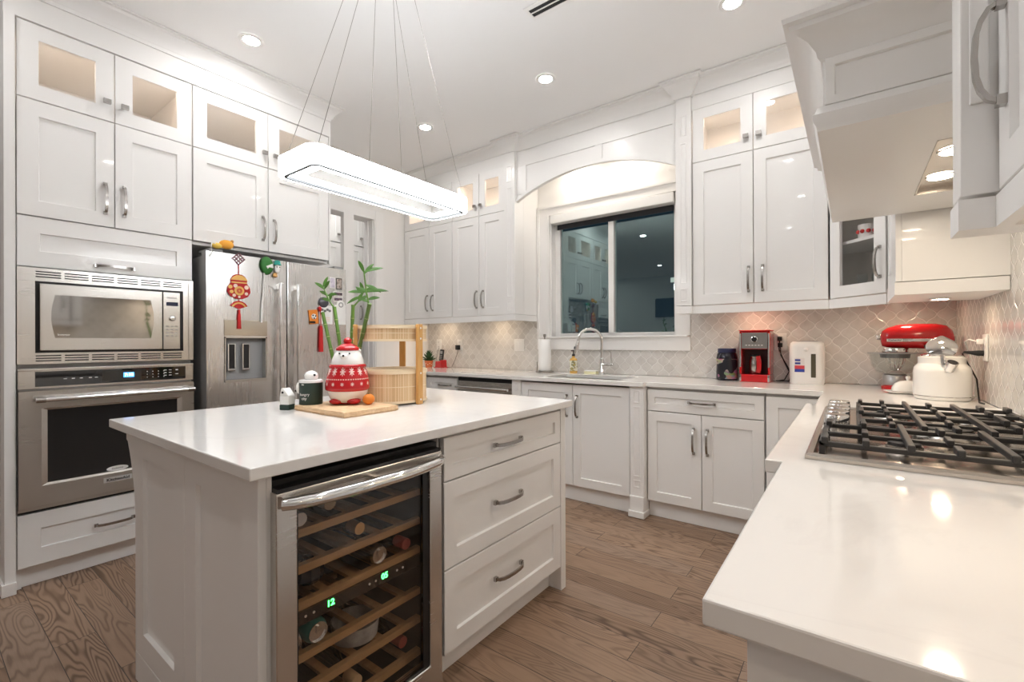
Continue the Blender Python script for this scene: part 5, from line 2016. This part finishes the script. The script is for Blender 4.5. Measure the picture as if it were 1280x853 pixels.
MB().tube([(.088, 0, .095), (.084, 0, .14), (.080, 0, .195)], .005, 10, radii=[.006, .0055, .0045]).build('lever', CHROME, lv, smooth=50)
# dark jar
o = thing('snack_jar', 'dark plastic tub with a colourful label and navy lid next to the coffee maker', 'jar', (-.722, 3.545, CT), 0)
MB().lathe([(.066, 0), (.069, .004), (.069, .160), (.064, .186), (.056, .196)], (0, 0, 0), 32).build('tub', mat('dark_tub', (.012, .012, .022), .2), o, smooth=45)
MB().lathe([(.0694, .012), (.0698, .014), (.0698, .150), (.0694, .152)], (0, 0, 0), 32, cap0=False, cap1=False).build('label', JARLABEL, o, smooth=45)
MB().lathe([(.058, .196), (.060, .198), (.060, .222), (.057, .226), (.001, .227)], (0, 0, 0), 32).build('lid', NAVY, o, smooth=45)
# coffee maker
o = thing('coffee_maker', 'red drip coffee maker with a grey control panel and red handled carafe', 'coffee maker', (-.533, 3.520, CT), 0)
mb = MB()
mb.box(-.093, .093, -.070, .110, 0, .052)
mb.box(-.093, -.078, -.060, .110, .052, .345)
mb.box(.078, .093, -.060, .110, .052, .345)
mb.box(-.078, .078, .050, .110, .052, .345)
mb.box(-.078, .078, -.055, .050, .222, .345)
mb.build('housing', REDP, o, bevel=.006)
MB().box(-.096, .096, -.066, .112, .3455, .352).build('top_lid', REDC, o, bevel=.003)
MB().box(-.077, .077, .044, .0495, .053, .221).build('brew_recess', mat('dark_red_recess', (.05, .004, .005), .3), o)
cpn = MB().box(-.077, .077, -.062, -.0555, .226, .334).build('control_panel', mat('grey_panel', (.30, .29, .28), .3, metal=.6), o, bevel=.002)
mb = MB()
mb.lathe([(.021, 0), (.021, .004), (.017, .005), (.017, .003)], (0, -.062, .290), 24, 'y', cap1=False)
mb.build('clock_ring', CHROME, cpn, smooth=40)
MB().lathe([(.017, 0), (.017, .0045), (.001, .005)], (0, -.062, .290), 24, 'y').build('clock_face', BLACKG, cpn)
mb = MB()
for i in range(6):
    mb.box(-.055 + i * .019, -.044 + i * .019, -.0642, -.0618, .246, .252)
mb.build('buttons', WHITEP, cpn)
for xx in (-.0855, .0855):
    MB().box(xx - .0055, xx + .0055, -.0685, -.0605, .10, .330).build('chrome_strip', CHROME, o, bevel=.002)
    MB().box(xx - .006, xx + .006, -.0735, -.0705, .006, .050).build('foot_strip', CHROME, o)
o2 = thing('coffee_carafe', 'steel carafe with a red handle standing inside the coffee maker', 'carafe', (-.525, 3.512, CT + .0525), 0)
MB().lathe([(.030, 0), (.036, .006), (.036, .08), (.028, .112), (.030, .118), (.001, .119)], (-.012, .004, 0), 26).build('pot', NICKEL, o2, smooth=50)
MB().lathe([(.031, .1195), (.031, .130), (.001, .134)], (-.012, .004, 0), 26).build('lid', BLACKP, o2, smooth=50)
mb = MB()
mb.tube([(.012, -.036, .124), (.018, -.040, .085), (.018, -.040, .035), (.008, -.036, .010)], 0, w=(.030, .016, (0, 1, 0)))
mb.build('handle', REDP, o2, bevel=.006)
# cords to the socket
o = thing('black_power_cords', 'black power cords looping from the socket to coffee maker and boiler', 'cord', (-.40, YB - .021, 1.16), 0)
mb = MB()
mb.box(-.016, .012, -.022, .0, .038, .066)
mb.box(-.014, .014, -.022, .0, -.006, .024)
pl_ = mb.build('plugs', BLACKP, o, bevel=.004)
mb = MB()
mb.tube([(-.002, -.016, .045), (-.004, -.03, -.02), (.025, -.036, -.10), (.055, -.04, -.17), (.03, -.06, -.225), (-.01, -.06, -.2335), (-.02, -.04, -.2335)], .0035, 7)
mb.tube([(.002, -.016, .0), (.006, -.03, -.06), (.045, -.05, -.13), (.070, -.05, -.19), (.055, -.07, -.2335), (.0, -.07, -.2335), (.07, -.03, -.2335)], .0035, 7)
mb.build('cord_loops', RUBBER, o, smooth=60)
# water boiler
o = thing('water_boiler', 'white electric water boiler with a level window and coloured sticker', 'water boiler', (-.238, 3.535, CT), 0)
def rr_(hx, hy, r, z):
    return [(x, y, z) for x, y in rrect(hx, hy, r, 6)]
mb = MB()
mb.rings([rr_(.090, .080, .045, 0), rr_(.094, .084, .048, .006), rr_(.096, .086, .05, .12), rr_(.095, .086, .05, .235), rr_(.090, .080, .048, .262), rr_(.078, .068, .04, .272)])
mb.build('housing', WHITEP, o, smooth=40)
MB().lathe([(.062, 0), (.058, .006), (.001, .009)], (0, -.004, .2715), 28, sy=.85).build('lid', GREYM, o, smooth=40)
MB().box(.026, .052, -.0885, -.083, .045, .195).build('level_window', mat('smoky_window', (.09, .08, .055), .15), o, bevel=.004)
st_ = MB().box(-.062, -.008, -.0880, -.0850, .078, .168).build('sticker', mat('sticker_white', (.75, .70, .68), .5), o)
mb = MB()
mb.box(-.062, -.008, -.0888, -.0878, .078, .098)
mb.box(-.060, -.030, -.0888, -.0878, .128, .140)
mb.box(-.060, -.030, -.0888, -.0878, .148, .160)
mb.build('blue_fields', mat('sticker_blue', (.03, .05, .30), .4), st_)
MB().box(-.062, -.008, -.0888, -.0878, .0985, .120).build('red_field', mat('sticker_red', (.62, .06, .08), .4), st_)
MB().lathe([(.012, 0), (.012, .012), (.008, .016), (.001, .017)], (0, -.086, .222), 16, 'y').build('spout', WHITEP, o, smooth=40)

# stand mixer (head along the wall, bowl towards the left)
o = thing('stand_mixer', 'red stand mixer with a glass bowl and wire whisk in the corner', 'mixer', (.285, 3.430, CT), 0)
def sup(hy, z0, z1, x, n=20, p=2.6):
    out = []
    zc_, hz = (z0 + z1) / 2, (z1 - z0) / 2
    for k in range(n):
        a = 2 * PI * k / n
        c_, s2_ = math.cos(a), math.sin(a)
        out.append((x, hy * math.copysign(abs(c_) ** (2 / p), c_), zc_ + hz * math.copysign(abs(s2_) ** (2 / p), s2_)))
    return out
mb = MB()
mb.rings([sup(.012, .270, .315, -.155), sup(.045, .244, .335, -.148), sup(.056, .238, .352, -.125), sup(.062, .234, .368, -.08), sup(.066, .232, .372, .0), sup(.066, .228, .372, .08), sup(.058, .228, .362, .125), sup(.040, .236, .335, .150), sup(.012, .262, .300, .160)])
hd_ = mb.build('motor_head', REDP, o, smooth=60)
mb = MB()
for s2_ in (-1, 1):
    mb.box(-.130, .100, s2_ * .0625 - .003, s2_ * .0625 + .003, .272, .288)
bd_ = mb.build('trim_band', CHROME, hd_, bevel=.001)
bm_ = MB().box(-.128, -.060, -.0675, -.0656, .2725, .2875).build('name_plate', WHITEP, bd_)
lettering('KitchenAid', .0125, BLACKP, bm_, face_M(-.094, -.0678, .2800), bold=True)
MB().lathe([(.016, 0), (.018, -.004), (.018, -.020), (.012, -.026), (.001, -.027)], (-.152, 0, .300), 18, 'x').build('hub_cap', CHROME, hd_, smooth=45)
mb = MB()
mb.lathe([(.060, .236), (.062, .232), (.062, .214), (.055, .210)], (-.090, 0, 0), 26)
mb.build('planetary_ring', CHROME, hd_, smooth=45)
MB().lathe([(.045, .210), (.040, .200), (.030, .196), (.001, .196)], (-.090, 0, 0), 24).build('planetary_hub', REDP, hd_, smooth=45)
mb = MB()
mb.rings([sup(.055, .020, .240, .118), sup(.060, .020, .240, .10)][::-1])
mb.build('column', REDP, o, smooth=60)
mb = MB()
mb.rings([[(x, y, 0) for x, y in rrect(.155, .085, .06)], [(x, y, .018) for x, y in rrect(.155, .085, .06)], [(x, y, .024) for x, y in rrect(.145, .075, .05)]])
mb.build('base_plate', REDP, o, smooth=40)
mb = MB()
mb.tube([(.05, -.064, .262), (.06, -.070, .250), (.03, -.072, .242)], .010, 8)
mb.build('cord_wrap', BLACKP, hd_, smooth=60)
BXm = -.090
mb = MB()
mb.lathe([(.058, .0245), (.058, .075), (.052, .082), (.050, .082)], (BXm, 0, 0), 30, cap1=False)
mb.build('bowl_foot', mat('mixer_grey_foot', (.40, .40, .40), .3, metal=.4), o, smooth=45)
mb = MB()
mb.lathe([(.048, .084), (.085, .096), (.108, .130), (.117, .185), (.120, .203), (.117, .203), (.114, .185), (.105, .132), (.083, .100), (.046, .088)], (BXm, 0, 0), 36)
mb.build('glass_bowl', JARG, o, smooth=50)
MB().lathe([(.126, .2035), (.126, .2085), (.065, .2085), (.065, .2035)], (BXm, 0, 0), 36, cap0=False, cap1=False).build('pouring_shield', GREYM, o, smooth=30)
MB().lathe([(.066, .178), (.070, .2032), (.064, .2032), (.060, .178)], (BXm, 0, 0), 30, cap0=False, cap1=False).build('shield_collar', GREYD, o, smooth=40)
mb = MB()
for k in range(6):
    a = PI * k / 6
    pp = []
    for i in range(17):
        s2_ = -1 + 2 * i / 16
        pp.append((BXm + .052 * math.cos(a) * math.sin(PI * s2_ * .5) * (1 - .15 * abs(s2_)), .052 * math.sin(a) * math.sin(PI * s2_ * .5) * (1 - .15 * abs(s2_)), .105 + .082 * abs(s2_) ** 1.6))
    mb.tube(pp, .0016, 5)
mb.cyl((BXm, 0, .18), .011, .03, n=12)
mb.build('wire_whisk', CHROME, o, smooth=60)
# butter dish
o = thing('butter_dish', 'white ceramic butter dish with a knobbed dome lid', 'butter dish', (.232, 3.165, CT), 12)
mb = MB()
mb.rings([[(x, y, .0) for x, y in rrect(.070, .040, .02)], [(x, y, .008) for x, y in rrect(.095, .058, .03)], [(x, y, .012) for x, y in rrect(.097, .060, .03)], [(x, y, .009) for x, y in rrect(.080, .048, .03)]])
mb.build('dish', WHITEC, o, smooth=40)
mb = MB()
mb.rings([[(x, y, .0125) for x, y in rrect(.068, .038, .03)], [(x, y, .030) for x, y in rrect(.066, .037, .03)], [(x, y, .052) for x, y in rrect(.054, .030, .026)], [(x, y, .064) for x, y in rrect(.036, .020, .018)], [(x, y, .068) for x, y in rrect(.014, .010, .008)]])
ld = mb.build('lid', WHITEC, o, smooth=60)
MB().lathe([(.006, .066), (.006, .074), (.011, .082), (.009, .090), (.001, .092)], (0, 0, 0), 16).build('knob', WHITEC, ld, smooth=50)
# kettle
o = thing('white_kettle', 'big white enamel kettle with a chrome arched handle and spout', 'kettle', (.338, 2.955, CT), 0)
mb = MB()
mb.lathe([(.096, .0), (.101, .004), (.102, .016), (.1035, .018), (.104, .022), (.104, .130), (.100, .152), (.088, .166), (.086, .172), (.086, .200), (.080, .204)], (0, 0, 0), 44)
mb.build('kettle_body', WHITEC, o, smooth=40)
MB().lathe([(.1025, .0155), (.1048, .0165), (.1048, .0195), (.1025, .0205)], (0, 0, 0), 44, cap0=False, cap1=False).build('base_ring', CHROME, o, smooth=40)
mb = MB()
mb.lathe([(.080, .2045), (.0805, .208), (.060, .216), (.020, .222), (.001, .223)], (0, 0, 0), 36)
ld = mb.build('lid', CHROME, o, smooth=50)
MB().lathe([(.011, .0), (.016, .006), (.016, .016), (.010, .022), (.001, .023)], (0, 0, .222), 16).build('lid_knob', WHITEC, ld, smooth=50)
vd = Vector((-.116, -.99, 0)).normalized()     # spout swings out towards the room
sd = Vector((-vd.y, vd.x, 0))
mb = MB()
rings = []
ux = sd.normalized()
for i in range(21):
    a = PI * i / 20
    c_ = vd * (.060 * math.cos(a)) + Vector((0, 0, .203 + .098 * math.sin(a) ** .8))
    n_ = (vd * math.cos(a) + Vector((0, 0, math.sin(a)))).normalized()
    hw = math.sqrt(max(.00012, .056 ** 2 - (c_.z - .250) ** 2))
    row = [c_ + ux * hw * k - n_ * (.016 * k * k * math.sin(a)) for k in (-1, -.6, -.2, .2, .6, 1)]
    row += [p_ - n_ * .004 for p_ in row[::-1]]
    rings.append(row)
mb.rings(rings)
mb.build('arched_handle', CHROME, o, smooth=50)
mb = MB()
c0 = Vector((0, 0, .142)) + vd * .094 + Vector((.024, 0, 0))
ax = (vd * .45 + Vector((.30, 0, .85))).normalized()
mb.tube([c0, c0 + ax * .020, c0 + ax * .044], .021, 20, radii=[.019, .0205, .0215])
spt = mb.build('spout', CHROME, o, smooth=45)
mb = MB()
mb.tube([c0 + ax * .0443, c0 + ax * .0452], .018, 20)
mb.build('spout_mouth', DARK, spt)
mb = MB()
mb.tube([c0 + Vector((-.018, 0, .030)), c0 + Vector((-.020, .0, .068))], .009, 12)
mb.build('spout_hinge', CHROME, spt, smooth=45)
# socket on the range wall with plugs
o = thing('wall_outlet', 'white socket on the range wall with a black and a white plug', 'outlet', (XR - .0105, 2.905, 1.165), -90)
MB().box(-.038, .038, -.007, 0, -.060, .060).build('plate', WHITEP, o, bevel=.002)
for zz in (-.027, .027):
    MB().box(-.016, .016, -.009, -.0065, zz - .018, zz + .018).build('socket', WHITEP, o, bevel=.002)
o = thing('black_plug_cord', 'black plug and cord in the socket behind the kettle', 'plug', (XR - .0205, 2.905, 1.140), -90)
MB().tube([(0, .0, 0), (0, -.018, .0), (0, -.044, .003), (0, -.064, .004)], .012, 10, radii=[.013, .013, .008, .005]).build('plug', BLACKP, o, smooth=50)
MB().tube([(0, -.061, .004), (-.012, -.066, -.004), (-.03, -.045, -.05), (-.045, -.014, -.12), (-.04, -.010, -.19), (.0, -.014, -.2145), (.06, -.022, -.2165), (.10, -.014, -.2165)], .0032, 7).build('cord', RUBBER, o, smooth=60)
o = thing('white_plug_cord', 'white plug with a looping white cord in the socket behind the kettle', 'plug', (XR - .0205, 2.905, 1.192), -90)
MB().box(-.012, .012, -.022, 0, -.012, .012).build('plug', WHITEP, o, bevel=.003)
MB().tube([(0, -.02, .0), (-.006, -.045, .010), (-.03, -.055, .0), (-.055, -.035, -.06), (-.07, -.014, -.15), (-.08, -.012, -.250), (-.11, -.02, -.2690), (-.16, -.012, -.2690)], .0032, 7).build('cord', WHITEP, o, smooth=60)
o = thing('spoon_rest', 'white rounded tray on the worktop between cooktop and range wall', 'tray', (.437, 2.43, CT), 0)
mb = MB()
mb.rings([[(x, y, .0) for x, y in rrect(.030, .090, .028)], [(x, y, .014) for x, y in rrect(.038, .100, .034)], [(x, y, .016) for x, y in rrect(.036, .098, .032)], [(x, y, .005) for x, y in rrect(.028, .088, .026)]])
mb.build('tray_body', WHITEC, o, smooth=40)
